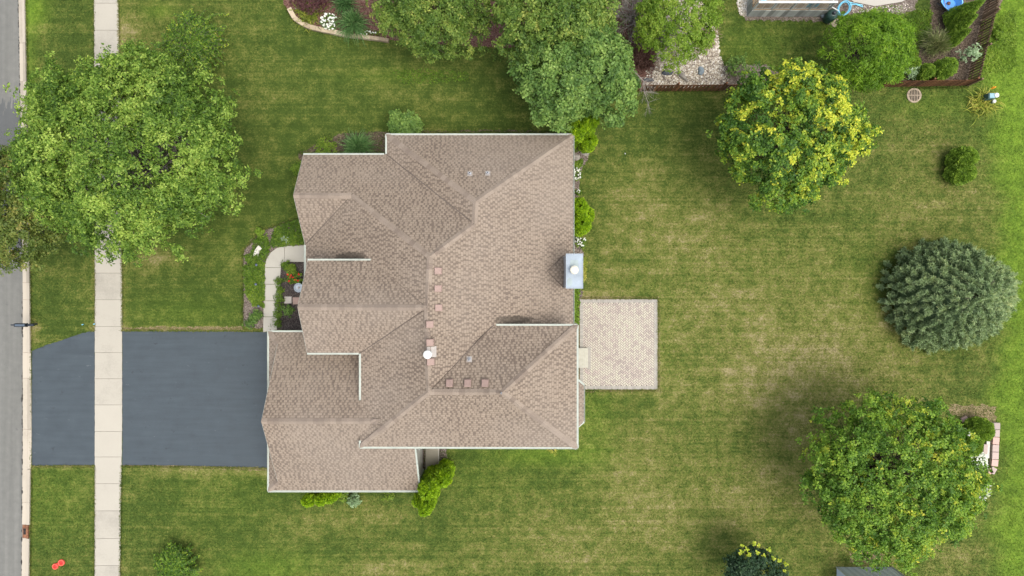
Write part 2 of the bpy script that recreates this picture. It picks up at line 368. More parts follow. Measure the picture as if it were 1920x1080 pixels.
M['lf_olive'] = leafmat('olive_leaves', G((0, (.032, .058, .010)), (.4, (.075, .115, .020)), (.75, (.155, .185, .038)), (1, (.25, .22, .06))), .28)
M['lf_pear'] = leafmat('yellow_green_leaves', G((0, (.036, .078, .012)), (.4, (.082, .145, .022)), (.75, (.165, .235, .042)), (1, (.29, .32, .07))), .30)
M['lf_deep'] = leafmat('deep_green_leaves', G((0, (.030, .068, .013)), (.4, (.072, .140, .028)), (.75, (.135, .22, .046)), (1, (.21, .30, .07))), .26)
M['lf_lime'] = leafmat('lime_leaves', G((0, (.06, .12, .010)), (.4, (.13, .215, .02)), (.75, (.215, .31, .04)), (1, (.31, .38, .06))), .36)
M['lf_yellowtip'] = leafmat('green_and_yellow_leaves', G((0, (.020, .058, .008)), (.35, (.048, .112, .014)), (.58, (.13, .225, .024)), (.76, (.31, .38, .035)), (1, (.54, .52, .055))), .30, noise=.1)
M['lf_midgreen'] = leafmat('mid_green_leaves', G((0, (.028, .076, .009)), (.35, (.072, .150, .015)), (.6, (.165, .275, .030)), (.82, (.26, .34, .035)), (1, (.46, .44, .05))), .30, noise=.1)
M['lf_fern'] = leafmat('feathery_leaves', G((0, (.045, .10, .007)), (.4, (.095, .185, .012)), (.75, (.165, .285, .02)), (1, (.27, .37, .035))), .36)
M['lf_arb'] = leafmat('arborvitae_foliage', G((0, (.055, .11, .004)), (.4, (.135, .235, .006)), (.75, (.235, .365, .010)), (1, (.36, .47, .02))), .25)
M['lf_arbdark'] = leafmat('clipped_evergreen_foliage', G((0, (.050, .10, .012)), (.4, (.110, .19, .020)), (.75, (.185, .28, .032)), (1, (.28, .37, .05))), .25)
M['lf_spruce'] = leafmat('blue_green_needles', G((0, (.075, .122, .055)), (.4, (.165, .232, .112)), (.75, (.26, .335, .160)), (1, (.38, .42, .20))), .15, .6)
M['lf_dark'] = leafmat('dark_shrub_leaves', G((0, (.014, .038, .018)), (.5, (.030, .068, .028)), (1, (.065, .115, .045))), .2)
M['lf_ground'] = leafmat('groundcover_leaves', G((0, (.035, .075, .008)), (.5, (.085, .155, .015)), (1, (.19, .26, .03))), .3)
M['lf_red'] = leafmat('burgundy_leaves', G((0, (.035, .012, .012)), (.5, (.085, .032, .034)), (1, (.16, .075, .07))), .25)
M['lf_grass'] = leafmat('ornamental_grass_blades', G((0, (.028, .070, .020)), (.5, (.07, .15, .045)), (1, (.17, .27, .10))), .3)
M['lf_grassdry'] = leafmat('straw_grass_blades', G((0, (.06, .09, .025)), (.5, (.14, .17, .06)), (1, (.33, .30, .17))), .3)
M['lf_gold'] = leafmat('gold_green_blades', G((0, (.06, .09, .012)), (.5, (.20, .24, .03)), (1, (.46, .40, .09))), .3)
M['lf_silver'] = leafmat('silver_leaves', G((0, (.25, .32, .24)), (1, (.50, .58, .46))), .2)
M['lf_pale'] = leafmat('variegated_leaves', G((0, (.10, .16, .07)), (.5, (.20, .29, .15)), (1, (.42, .50, .34))), .25)

# ------------------------------------------------------------------ foliage
def leaves(name, Cn, Ax, nper, spread, ln, wd, mat, tc, parent=None, flat=0.5, tj=0.16, seed=1, rosette=True):
    """rosettes of leaves: Cn clump centres, Ax clump axes, tc tint of each clump"""
    g = np.random.default_rng(seed)
    K = len(Cn); n = K * nper
    c = np.repeat(Cn, nper, 0); ax = np.repeat(nrm(Ax), nper, 0); tcl = np.repeat(tc, nper)
    d = nrm(g.normal(size=(n, 3))); d = d - ax * (d * ax).sum(1, keepdims=True) * (1 - flat * .6)
    d = nrm(d)
    off = d * (g.random((n, 1)) ** .6) * spread * np.array([1, 1, .8])
    p = c + off
    if rosette: tdir = nrm(d + g.normal(size=(n, 3)) * .35 + np.array([0, 0, -.15]))
    else: tdir = nrm(g.normal(size=(n, 3)))
    nn = nrm(ax * .6 + d * .25 + np.array([0, 0, .45]) + g.normal(size=(n, 3)) * .38)
    sd_ = nrm(np.cross(tdir, nn)); nn = np.cross(sd_, tdir)
    L = ln * (0.65 + .7 * g.random((n, 1))); W = wd * (0.7 + .6 * g.random((n, 1)))
    v0 = p - tdir * L * .5; v2 = p + tdir * L * .5 - nn * L * .12
    v1 = p + sd_ * W * .5 + tdir * L * .05 + nn * L * .06; v3 = p - sd_ * W * .5 + tdir * L * .05 + nn * L * .06
    V = np.stack([v0, v1, v2, v3], 1).reshape(-1, 3)
    V[:, 2] = np.maximum(V[:, 2], 0.012)
    tint = np.clip(tcl + g.normal(size=n) * tj, 0.0, 1)
    return npmesh(name, V, 4, mat, tint, parent)
def outline(th, prof):
    k = len(prof); x = (th % (2 * math.pi)) / (2 * math.pi) * k; i = np.floor(x).astype(int); f = x - i; f = f * f * (3 - 2 * f)
    pr = np.array(prof); return pr[i % k] * (1 - f) + pr[(i + 1) % k] * f
def tree(name, px, py, rpx, zc, hz, leafm, barkm, label, cat='tree', group=None, K=1700, nper=15, spread=.24, ln=.17, wd=.10, prof=None, seed=1,
         tintf=None, limbs=26, base=None, lobes=16, lob=.13, shell=.42, zmin=-.35, tj=.14, rosette=True, tw=.5, bough=.15):
    g = np.random.default_rng(seed); r = random.Random(seed)
    cc = P(px, py, zc); Rw = rpx * (H - zc) / F
    b = Vector((cc.x, cc.y, 0)) if base is None else P(base[0], base[1], 0)
    t = empty(name, (b.x, b.y, 0), label, cat, group)
    d = nrm(g.normal(size=(K, 3)));
    lobd = []
    for i in range(lobes):
        u = nrm(g.normal(size=3)); u[2] = abs(u[2]) * .8; lobd.append((nrm(u), g.uniform(-.6, 1.1)))
    def sph(n):
        z = zmin + (1 - zmin) * g.random(n) ** .62; th = g.uniform(0, 2 * math.pi, n); q = np.sqrt(1 - z * z * .999); return np.stack([q * np.cos(th), q * np.sin(th), z], 1)
    def radial(dd):
        r_ = np.ones(len(dd))
        for u, k in lobd: r_ += lob * .6 * k * np.exp(-(1 - dd @ u) / .06)
        if prof is not None: r_ *= 1 + (outline(np.arctan2(dd[:, 1], dd[:, 0]), prof) - 1) * np.sqrt(np.clip(1 - dd[:, 2] ** 2, 0, 1)) ** .8
        return r_
    SC = np.array([Rw, Rw, hz])
    gr = max(.30, Rw * bough); NG = int(1.5 * (Rw / gr) ** 2 * 2.9) + 8
    gd = sph(NG); gs = gr * g.uniform(.65, 1.25, NG)
    gc = gd * (radial(gd) * (1 - .30 * g.random(NG) ** 1.5))[:, None] * (SC - gr * np.array([.85, .85, .6]))
    k = g.integers(0, NG, K); u = nrm(g.normal(size=(K, 3)) * .75 + gd[k] * .55 + np.array([0, 0, .35]))
    rr_ = .5 + .6 * g.random(K); out_ = g.random(K) < .13; rr_[out_] += .5 * g.random(out_.sum())
    pts = gc[k] + u * (gs[k] * rr_)[:, None] * np.array([1, 1, .85]) + g.normal(size=(K, 3)) * gr * .10
    fill = g.random(K) < .26; df = sph(K); pf = df * (radial(df) * (.58 + .34 * g.random(K)))[:, None] * SC
    pts[fill] = pf[fill]; d = nrm(pts / SC)
    pts = pts + np.array([cc.x, cc.y, zc]); pts[:, 2] = np.maximum(pts[:, 2], .25)
    ax = nrm(u * .8 + d * .35 + np.array([0, 0, tw])); gt = g.normal(size=NG) * .07
    # low-frequency variation between branches
    ph = g.uniform(0, 6.28, 6); s_ = Rw / 3
    lf = .5 + .16 * np.sin(pts[:, 0] / s_ * 2.1 + ph[0]) * np.sin(pts[:, 1] / s_ * 1.9 + ph[1]) + .12 * np.sin(pts[:, 0] / s_ * 5 + ph[2]) * np.sin(pts[:, 1] / s_ * 4.4 + pts[:, 2] * 2 + ph[3])
    lf = lf + gt[k]
    tint = lf + g.normal(size=K) * .11 if tintf is None else tintf(d, pts, lf, g)
    # trunk and limbs
    mb = MB(); rt = max(.05, Rw * .045); zt = max(.3, zc - hz * .7)
    lean = Vector(((cc.x - b.x) * .5, (cc.y - b.y) * .5, 0)); top = Vector((b.x, b.y, zt)) + lean
    mb.path([b + Vector((0, 0, -.1)), b + Vector((0, 0, .25)), b.lerp(top, .5) + Vector((0, 0, 0)), top], rt * 1.35, rt * .85, 9)
    for i in range(limbs):
        k = r.randrange(K); e = Vector(pts[k]); e = top.lerp(e, .80)
        st = Vector((b.x, b.y, zt * r.uniform(.55, 1))) + lean * .8
        m1 = st.lerp(e, .35) + Vector((r.uniform(-.2, .2), r.uniform(-.2, .2), r.uniform(0, .4))) * (Rw / 4)
        m2 = st.lerp(e, .7) + Vector((r.uniform(-.2, .2), r.uniform(-.2, .2), r.uniform(0, .3))) * (Rw / 4)
        mb.path([st, m1, m2, e], rt * .42, rt * .05, 5)
        for j in range(4):
            q0 = m1.lerp(e, r.uniform(.1, .9)); near = min((Vector(pts[r.randrange(K)]) for _ in range(25)), key=lambda v: (v - q0).length)
            mb.tube(q0, near, rt * .12, rt * .04, 4)
    mb.build('trunk', barkm, t, True)
    leaves('crown', pts, ax, nper, spread, ln, wd, leafm, tint, t, tj=tj, seed=seed + 5, rosette=rosette)
    return t
def shape_shrub(name, base, h, rx, label, leafm, cat='shrub', group=None, kind='column', ry=None, n=5200, ln=.075, wd=.045, seed=1, lean=(0, 0), tj=.15, sub=None):
    """dense evergreen: foliage over a column / ball / cone, with a core of the same foliage"""
    g = np.random.default_rng(seed); ry = ry or rx
    t = empty(name, (base.x, base.y, 0), label, cat, group)
    def rad(s):
        if kind == 'column': return np.where(s < .72, .86 + .14 * np.sin(s / .72 * math.pi * .75), np.sqrt(np.clip(1 - ((s - .72) / .28) ** 2, 0, 1)) * .97)
        if kind == 'ball': return np.sqrt(np.clip(1 - ((s - .42) / .58) ** 2, 0, 1))
        return (1 - s) ** .72 * (.35 + .65 * np.minimum(1, s / .12))
    q_ = np.linspace(0.002, .998, 400); dr = np.gradient(rad(q_), q_); wt = np.cumsum((rad(q_) + .02) * np.sqrt(1 + (dr * rx / h) ** 2)); wt /= wt[-1]
    s = np.interp(g.random(n), wt, q_); m = n
    th = g.uniform(0, 2 * math.pi, m)
    bump = 1 + .07 * np.sin(th * 3 + s * 9 + seed) + .05 * np.sin(th * 7 - s * 15 + seed * 2) + .04 * np.sin(th * 13 + s * 31)
    r_ = rad(s) * bump * (1 - .13 * g.random(m) ** 2)
    p = np.stack([base.x + r_ * rx * np.cos(th) + lean[0] * s, base.y + r_ * ry * np.sin(th) + lean[1] * s, s * h + .02], 1)
    ds = (rad(np.clip(s + .02, 0, 1)) - rad(np.clip(s - .02, 0, 1))) / .04
    nz_ = -ds * rx / h
    N_ = nrm(np.stack([np.cos(th), np.sin(th), np.clip(nz_, -.3, 6)], 1))
    tdir = nrm(np.array([0, 0, .35]) + N_ * .75 + g.normal(size=(m, 3)) * .45)
    nn = nrm(N_ + np.array([0, 0, .9]) + g.normal(size=(m, 3)) * .4); sd_ = nrm(np.cross(tdir, nn))
    L = ln * (.6 + .8 * g.random((m, 1))); W = wd * (.6 + .8 * g.random((m, 1)))
    V = np.stack([p - tdir * L * .5, p + sd_ * W * .5, p + tdir * L * .5 + N_ * L * .2, p - sd_ * W * .5], 1).reshape(-1, 3); V[:, 2] = np.maximum(V[:, 2], .01)
    tint = np.clip(.5 + .12 * np.sin(th * 5 + s * 20) + g.normal(size=m) * tj + (bump - 1) * 1.5, 0, 1)
    # core
    ns, nt_ = 12, 18; S = .01 + .98 * np.sin(np.linspace(0, math.pi / 2, ns)); TH = np.arange(nt_) / nt_ * 2 * math.pi
    cv = []; ct = []
    def cp(a, b_):
        bb = 1 + .07 * math.sin(b_ * 3 + a * 9 + seed) + .05 * math.sin(b_ * 7 - a * 15 + seed * 2)
        rr = float(rad(np.array([a]))[0]) * bb * .86
        return (base.x + rr * rx * math.cos(b_) + lean[0] * a, base.y + rr * ry * math.sin(b_) + lean[1] * a, a * h * .97 + .02)
    for i in range(ns - 1):
        for j in range(nt_):
            cv += [cp(S[i], TH[j]), cp(S[i], TH[(j + 1) % nt_] if j < nt_ - 1 else 2 * math.pi), cp(S[i + 1], TH[(j + 1) % nt_] if j < nt_ - 1 else 2 * math.pi), cp(S[i + 1], TH[j])]; ct.append(.3)
    V = np.concatenate([V, np.array(cv)]); tint = np.concatenate([tint, ct])
    mb = MB(); mb.tube((base.x, base.y, -.05), (base.x + lean[0] * .5, base.y + lean[1] * .5, h * .5), max(.03, rx * .12), max(.015, rx * .06), 7); mb.build('stem', M['bark'], t)
    npmesh('foliage', V, 4, leafm, tint, t)
    return t
def blades_mesh(name, centers, n, length, height, wd, mat, seed=1, parent=None, droop=1.0, tc=.5, spread=.1, asym=None):
    """arching blades from centres; each blade is 3 quads"""
    g = np.random.default_rng(seed); Vs = []; T = []
    for c in centers:
        th = g.uniform(0, 2 * math.pi, n); el = g.random(n) ** .7
        L = length * (.55 + .5 * g.random(n)) * (.35 + .65 * el)
        if asym is not None: L = L * (1 + asym[0] * np.cos(th - asym[1]))
        Hh = height * (.6 + .4 * g.random(n)) * (1.05 - .5 * el)
        d = np.stack([np.cos(th), np.sin(th)], 1); sd_ = np.stack([-d[:, 1], d[:, 0]], 1)
        b0 = g.normal(size=(n, 2)) * spread
        cur = g.normal(size=n) * .18
        pp = []
        for s_, zf in ((0, 0), (.33, .75), (.68, 1.0), (1.0, 1 - .45 * droop)):
            xy = np.array([c[0], c[1]]) + b0 + d * (L * s_)[:, None] + sd_ * (cur * L * s_ * s_)[:, None]
            pp.append(np.concatenate([xy, (Hh * zf + .02)[:, None]], 1))
        ww = [wd * .6, wd, wd * .8, wd * .12]
        s3 = np.concatenate([sd_, np.zeros((n, 1))], 1)
        tt = np.clip(tc + g.normal(size=n) * .22, 0, 1)
        for k in range(3):
            Vs.append(np.stack([pp[k] - s3 * ww[k] / 2, pp[k] + s3 * ww[k] / 2, pp[k + 1] + s3 * ww[k + 1] / 2, pp[k + 1] - s3 * ww[k + 1] / 2], 1).reshape(-1, 3)); T.append(tt)
    return npmesh(name, np.concatenate(Vs), 4, mat, np.concatenate(T), parent)
def inpoly(x, y, poly):
    ins = np.zeros(len(x), bool); n = len(poly); j = n - 1
    for i in range(n):
        xi, yi = poly[i][0], poly[i][1]; xj, yj = poly[j][0], poly[j][1]
        c = ((yi > y) != (yj > y)) & (x < (xj - xi) * (y - yi) / (yj - yi + 1e-12) + xi); ins ^= c; j = i
    return ins
def G0(pts, z=0.0): return [P(a, b, 0) + Vector((0, 0, z)) for a, b in pts]
def scatter_in(poly, n, seed):
    g = np.random.default_rng(seed); xs = [p[0] for p in poly]; ys = [p[1] for p in poly]
    x = g.uniform(min(xs), max(xs), n * 4); y = g.uniform(min(ys), max(ys), n * 4); k = inpoly(x, y, poly); return x[k][:n], y[k][:n]
def ground_leaves(name, poly_px, n, h, leafm, label, ln=.09, wd=.055, seed=1, cat='ground cover', kind='stuff', nper=7, tcs=.5, spread=.1):
    poly = G0(poly_px); x, y = scatter_in(poly, n, seed); g = np.random.default_rng(seed)
    hh = h * (.45 + .55 * (.5 + .5 * np.sin(x * 4 + seed) * np.sin(y * 4.7))) * (.6 + .4 * g.random(len(x)))
    c = np.stack([x, y, hh], 1); ax = nrm(np.array([0, 0, 1.0]) + g.normal(size=c.shape) * .35)
    t = tcs + .2 * np.sin(x * 2.3 + seed) * np.sin(y * 2.1) + g.normal(size=len(x)) * .12
    o = leaves(name, c, ax, nper, spread, ln, wd, leafm, t, None, seed=seed)
    return tag(o, label, cat, None, kind)
def bush(name, px, py, r, h, label, leafm, cat='shrub', group=None, K=140, nper=12, ln=.09, wd=.05, spread=.11, seed=1, tc=.5, prof=None, zmin=-.1):
    return tree(name, px, py, r, h * .45, h * .55, leafm, M['bark'], label, cat, group, K=K, nper=nper, spread=spread, ln=ln, wd=wd, seed=seed, limbs=8, lobes=8, zmin=zmin, prof=prof,
                tintf=lambda d, p, lf, g: tc + (lf - .5) * .6 + g.normal(size=len(p)) * .1)
def flowers(name, px, py, r, h, n, leafm, flm, label, cat='flowering plant', seed=1, fl=.06, green=True, parent_label=None, ry=None):
    g = np.random.default_rng(seed); c = P(px, py, h * .7); s = (H - h) / F; Rw = r * s; ryw = (ry or r) * s
    t = empty(name, (c.x, c.y, 0), label, cat)
    if green:
        K = max(30, int(n * 1.2)); th = g.uniform(0, 6.283, K); q = np.sqrt(g.random(K))
        pts = np.stack([c.x + q * Rw * np.cos(th), c.y + q * ryw * np.sin(th), h * (.35 + .5 * (1 - q * q)) * (.7 + .3 * g.random(K))], 1)
        leaves('foliage', pts, np.tile([0, 0, 1.0], (K, 1)) + g.normal(size=(K, 3)) * .3, 9, .11, .10, .05, leafm, .5 + g.normal(size=K) * .15, t, seed=seed)
    th = g.uniform(0, 6.283, n); q = np.sqrt(g.random(n)) * .95
    pts = np.stack([c.x + q * Rw * np.cos(th), c.y + q * ryw * np.sin(th), h * (.5 + .5 * (1 - q * q)) + .06 + .05 * g.random(n)], 1)
    leaves('blossoms', pts, np.tile([0, 0, 1.0], (n, 1)) + g.normal(size=(n, 3)) * .25, 6, fl * .55, fl, fl * .75, flm, .5 + g.normal(size=n) * .2, t, seed=seed + 3)
    return t

# ------------------------------------------------------------------ the ground
DRY = [(1180, 430, 110, 80, .30), (1350, 540, 220, 120, .32), (1530, 650, 150, 90, .45), (1300, 960, 230, 90, .30), (1195, 895, 55, 50, .45), (1150, 1000, 120, 60, .2), (1720, 385, 70, 40, .40),
       (1800, 270, 90, 60, .22), (600, 972, 45, 18, .55), (715, 962, 38, 16, .6), (560, 1000, 30, 15, .3), (655, 1066, 60, 12, .75), (755, 1064, 45, 12, .65), (1050, 1045, 160, 40, .35), (930, 955, 40, 25, .2),
       (360, 615, 150, 4, .8), (290, 880, 60, 5, .5), (400, 880, 80, 7, .6), (480, 886, 50, 8, .7), (270, 490, 30, 12, .55), (310, 485, 30, 12, .65), (430, 480, 30, 14, .3), (68, 618, 8, 18, .7), (62, 600, 5, 40, .4),
       (1640, 1052, 40, 12, .7), (1775, 1042, 60, 20, .45), (236, 70, 20, 40, .6), (250, 120, 20, 20, .4), (700, 150, 22, 8, .4), (722, 178, 18, 8, .6), (845, 190, 40, 12, .3), (1120, 553, 50, 5, .6), (1160, 736, 75, 4, .55),
       (248, 930, 20, 7, .55), (320, 893, 60, 5, .4), (74, 53, 12, 6, .5), (1800, 400, 60, 60, .25), (1720, 700, 120, 60, .2), (1400, 720, 120, 70, .32), (1480, 800, 60, 100, .25), (1455, 920, 60, 100, .25), (1215, 305, 25, 18, .35),
       (1085, 555, 20, 6, .6), (1237, 650, 3, 90, .5), (270, 20, 60, 60, .25), (405, 60, 60, 60, .22), (1700, 150, 25, 4, .3), (600, 130, 100, 40, .10), (120, 640, 60, 5, .3), (110, 875, 70, 3, .8), (178, 560, 4, 60, .5), (232, 560, 5, 70, .5), (1280, 400, 90, 60, .2),
       (1100, 100, 60, 60, .1), (1210, 172, 60, 3, .3), (560, 820, 60, 60, .0), (890, 1050, 60, 20, .2), (240, 1000, 5, 80, .3), (760, 1000, 200, 30, .12), (1860, 960, 25, 30, .3), (1855, 760, 20, 15, .4)]
LUSH = [(1015, 853, 70, 14, .55), (65, 20, 18, 26, .8), (505, 1065, 70, 22, .4), (58, 150, 8, 100, .35), (1865, 60, 30, 80, .75), (1890, 130, 30, 60, .7), (740, 142, 60, 12, .22), (350, 590, 90, 25, .18), (100, 930, 60, 60, .2), (1110, 790, 30, 60, .3), (1225, 640, 30, 70, .12),
        (700, 880, 80, 15, .2), (1750, 200, 60, 20, .25), (1400, 100, 60, 40, .22), (1640, 60, 60, 40, .3), (620, 900, 60, 20, .15), (900, 900, 80, 25, .12), (1600, 560, 40, 80, .08), (430, 930, 90, 60, .10), (420, 430, 60, 60, .06), (300, 20, 20, 10, .4)]
def fields(X, Y):
    px = 960 + X * F / H; py = 540 - Y * F / H
    d = np.zeros_like(px); l = np.zeros_like(px)
    d += .15 / (1 + np.exp(-(px - 1130) / 60)) * (1 / (1 + np.exp(-(py - 200) / 60)))
    for a, b, sa, sb, k in DRY: d += k * np.exp(-((px - a) / sa) ** 2 / 2 - ((py - b) / sb) ** 2 / 2)
    for a, b, sa, sb, k in LUSH: l += k * np.exp(-((px - a) / sa) ** 2 / 2 - ((py - b) / sb) ** 2 / 2)
    wob = 12 * np.sin(py / 37) + 7 * np.sin(py / 13 + 1)
    e = 1 / (1 + np.exp(-(px - 1872 + wob) / 11)); l += .9 * e; d *= 1 - .8 * e
    return np.clip(d, 0, 1), np.clip(l, 0, 1)
inner_x = np.arange(-34, 34.01, .25); inner_y = np.arange(-21, 21.01, .25)
xs = np.concatenate([[-900, -400, -150, -70, -45], inner_x, [45, 70, 150, 400, 900]]); ys = np.concatenate([[-900, -400, -150, -60, -32], inner_y, [32, 60, 150, 400, 900]])
GX, GY = np.meshgrid(xs, ys); nx, ny = len(xs), len(ys)
me = bpy.data.meshes.new('lawn'); V = np.stack([GX.ravel(), GY.ravel(), np.zeros(nx * ny)], 1)
me.vertices.add(len(V)); me.vertices.foreach_set('co', V.ravel().astype(np.float32))
ii = (np.arange(ny - 1)[:, None] * nx + np.arange(nx - 1)[None, :]).ravel(); Q = np.stack([ii, ii + 1, ii + nx + 1, ii + nx], 1).astype(np.int32)
me.loops.add(Q.size); me.loops.foreach_set('vertex_index', Q.ravel()); me.polygons.add(len(Q)); me.polygons.foreach_set('loop_start', np.arange(len(Q), dtype=np.int32) * 4); me.polygons.foreach_set('loop_total', np.full(len(Q), 4, dtype=np.int32)); me.update(calc_edges=True)
D_, L_ = fields(V[:, 0], V[:, 1])
for nm, a in (('dry', D_), ('lush', L_)):
    at = me.attributes.new(nm, 'FLOAT', 'POINT'); at.data.foreach_set('value', a.astype(np.float32))
me.materials.append(M['lawn']); lawn = link('lawn', me); tag(lawn, kind='structure')

def sheet(name, pts_px, z, mat, label=None, jag=0.0, seed=1, thick=0.0, step=.12):
    pts = G0(pts_px); r = random.Random(seed)
    if jag:
        out = []
        for a, b in zip(pts, pts[1:] + pts[:1]):
            n = max(1, int((b - a).length / step))
            for i in range(n):
                q = a.lerp(b, i / n); out.append(q + Vector((r.uniform(-jag, jag), r.uniform(-jag, jag), 0)))
        pts = out
    mb = MB(); up = [(p.x, p.y, z) for p in pts]; 
    mb.mesh(up, [tuple(range(len(up)))])
    lo = [(p.x, p.y, z - thick - .02) for p in pts]; n = len(pts)
    mb.mesh(up + lo, [(i, n + i, n + (i + 1) % n, (i + 1) % n) for i in range(n)])
    o = mb.build(name, mat); tag(o, label, kind='structure'); return o
# road, gutter, kerb
EY = [-400, 0, 270, 540, 810, 1080, 1480]
RE = [30, 35, 40, 43, 43, 41, 36]; KE = [44, 48.5, 53.5, 57.5, 60, 56, 52]
def strip(l, r, z, mat, name, zl=None, ys_=EY):
    mb = MB()
    for i in range(len(ys_) - 1):
        a, b, c, d = P(l[i], ys_[i]), P(r[i], ys_[i]), P(r[i + 1], ys_[i + 1]), P(l[i + 1], ys_[i + 1])
        za = z if zl is None else zl
        mb.face([(a.x, a.y, za), (d.x, d.y, za), (c.x, c.y, z), (b.x, b.y, z)])
    return mb
def far(mb, l0, l1, z):  # extend road beyond the picture
    pass
mb = strip([-420] * 7, RE, .004, M['road'], 'road')
a, b = P(-420, -400), P(30, -400); mb.face([(a.x, a.y, .004), (b.x, b.y, .004), (b.x, 600, .004), (a.x, 600, .004)])
a, b = P(-420, 1480), P(36, 1480); mb.face([(a.x, a.y, .004), (a.x, -600, .004), (b.x, -600, .004), (b.x, b.y, .004)])
tag(mb.build('road', M['road']), kind='structure')
mb = MB(); rr = random.Random(5)
def lerp_at(arr, y): return float(np.interp(y, EY, arr))
y = -300.0; js = [-300, -200, -100, -20, 81, 153, 228, 330, 430, 530, 562, 661, 709, 805, 942, 1100, 1200, 1350]
GAPY = (983, 1009)
for i in range(len(js) - 1):
    y0, y1 = js[i] + .25, js[i + 1] - .25
    for part in (0, 1):
        segs = [(y0, y1)]
        if y0 < GAPY[0] < y1: segs = [(y0, GAPY[0]), (GAPY[1], y1)]
        for s0, s1 in segs:
            nn_ = max(1, int((s1 - s0) / 12)); t = rr.random()
            for k in range(nn_):
                ya = s0 + (s1 - s0) * k / nn_; yb = s0 + (s1 - s0) * (k + 1) / nn_
                def e(f, yy):
                    a_, b_ = lerp_at(RE, yy), lerp_at(KE, yy); w_ = (b_ - a_)
                    return a_ + w_ * f
                la, lb = (0, .53) if part == 0 else (.575, 1.0); low = 660 < (ya + yb) / 2 < 876
                j1 = (rr.uniform(-.5, .5) if part == 0 else 0)
                p = [P(e(la, ya) + j1 * .3, ya), P(e(la, yb), yb), P(e(lb, yb), yb), P(e(lb, ya), ya)]
                z = .016 if part == 0 else (.04 if low else .13)
                mb.mesh([(q.x, q.y, z if part == 0 or i2 > 1 or low else z - .05) for i2, q in enumerate(p)] + [(q.x, q.y, -.05) for q in p], [(0, 1, 2, 3), (0, 4, 5, 1), (2, 6, 7, 3), (1, 5, 6, 2), (3, 7, 4, 0)], 0, t)
tag(mb.build('kerb', M['curb']), kind='structure')
g0 = strip(RE, KE, .0085, M['curbgap'], 'gutter_seam'); tag(g0.build('gutter_seam', M['curbgap']), kind='structure')
# dark broken tar edge along the gutter
g_ = np.random.default_rng(3)
mb = MB()
for i in range(300):
    yy = g_.uniform(-20, 1100); x = lerp_at(RE, yy) - .6 + g_.normal() * .35; c = P(x, yy); r0 = abs(g_.normal()) * .018 + .01; a0 = g_.uniform(0, 3)
    if 470 < yy < 540: continue
    mb.face([(c.x + r0 * math.cos(a0 + k * 1.2566) * g_.uniform(.6, 1.2), c.y + r0 * 2.4 * math.sin(a0 + k * 1.2566), .0205) for k in range(5)])
tag(mb.build('tar_seam', NT('tar').fin((.05, .048, .045), .8)), kind='structure')

# pavement slabs
mb = MB(); SY = [-400, 0, 270, 540, 810, 950, 1080, 1480]; SL = [176, 177, 177.5, 178.5, 178.5, 178.2, 178, 177]; SR = [217, 222, 226, 229.3, 229.3, 227, 225.5, 222]
js = [57 - 50.5 * i for i in range(8, 0, -1)] + [57 + 50.55 * i for i in range(0, 9)] + [512, 562, 612, 661, 710, 759, 808.7, 856.5, 906.5, 957.5, 1009.5, 1060, 1110, 1160, 1210, 1260, 1310]
for i in range(len(js) - 1):
    y0, y1 = js[i] + .28, js[i + 1] - .28; t = rr.uniform(.2, .8) + (.25 if 615 < y0 < 860 else 0)
    n_ = 6; L = []; Rr = []
    for k in range(n_ + 1):
        yy = y0 + (y1 - y0) * k / n_
        L.append(P(np.interp(yy, SY, SL) + rr.uniform(-.25, .25), yy)); Rr.append(P(np.interp(yy, SY, SR) + rr.uniform(-.25, .25), yy))
    for k in range(n_):
        q = [L[k], L[k + 1], Rr[k + 1], Rr[k]]; mb.mesh([(p.x, p.y, .035) for p in q] + [(p.x, p.y, -.05) for p in q], [(0, 1, 2, 3), (0, 4, 5, 1), (2, 6, 7, 3)] + ([(3, 7, 4, 0)] if k == 0 else []) + ([(1, 5, 6, 2)] if k == n_ - 1 else []), 0, t)
tag(mb.build('sidewalk', M['side']), kind='structure')
tag(strip(SL, SR, .014, None, '', ys_=SY).build('sidewalk_joints', plain('joint_dirt', (.11, .10, .07), .95, .3, 9)), kind='structure')
sheet('driveway', [(229.8, 621), (360, 620.6), (470, 622), (518, 623), (518, 878), (470, 876), (330, 872.5), (229.8, 872)], .02, M['drive'], jag=.012, seed=3)
sheet('driveway_apron', [(60, 658), (75, 652), (90, 646), (110, 640), (130, 633), (150, 626), (168, 621), (178, 619.5), (178, 872), (120, 872), (60, 873.5)], .02, M['drive'], jag=.015, seed=4)
sheet('dry_strip', [(229, 615), (300, 612), (380, 613), (455, 612), (458, 622), (229, 622)], .006, M['edge_dry'], jag=.05, seed=5)
sheet('dry_edge', [(60, 871), (178, 870), (178, 875.5), (60, 876)], .006, M['edge_dry'], jag=.03, seed=6)
sheet('dry_margin', [(229, 870), (500, 873), (500, 882), (430, 881), (330, 876), (229, 875)], .006, M['edge_dry'], jag=.04, seed=7)
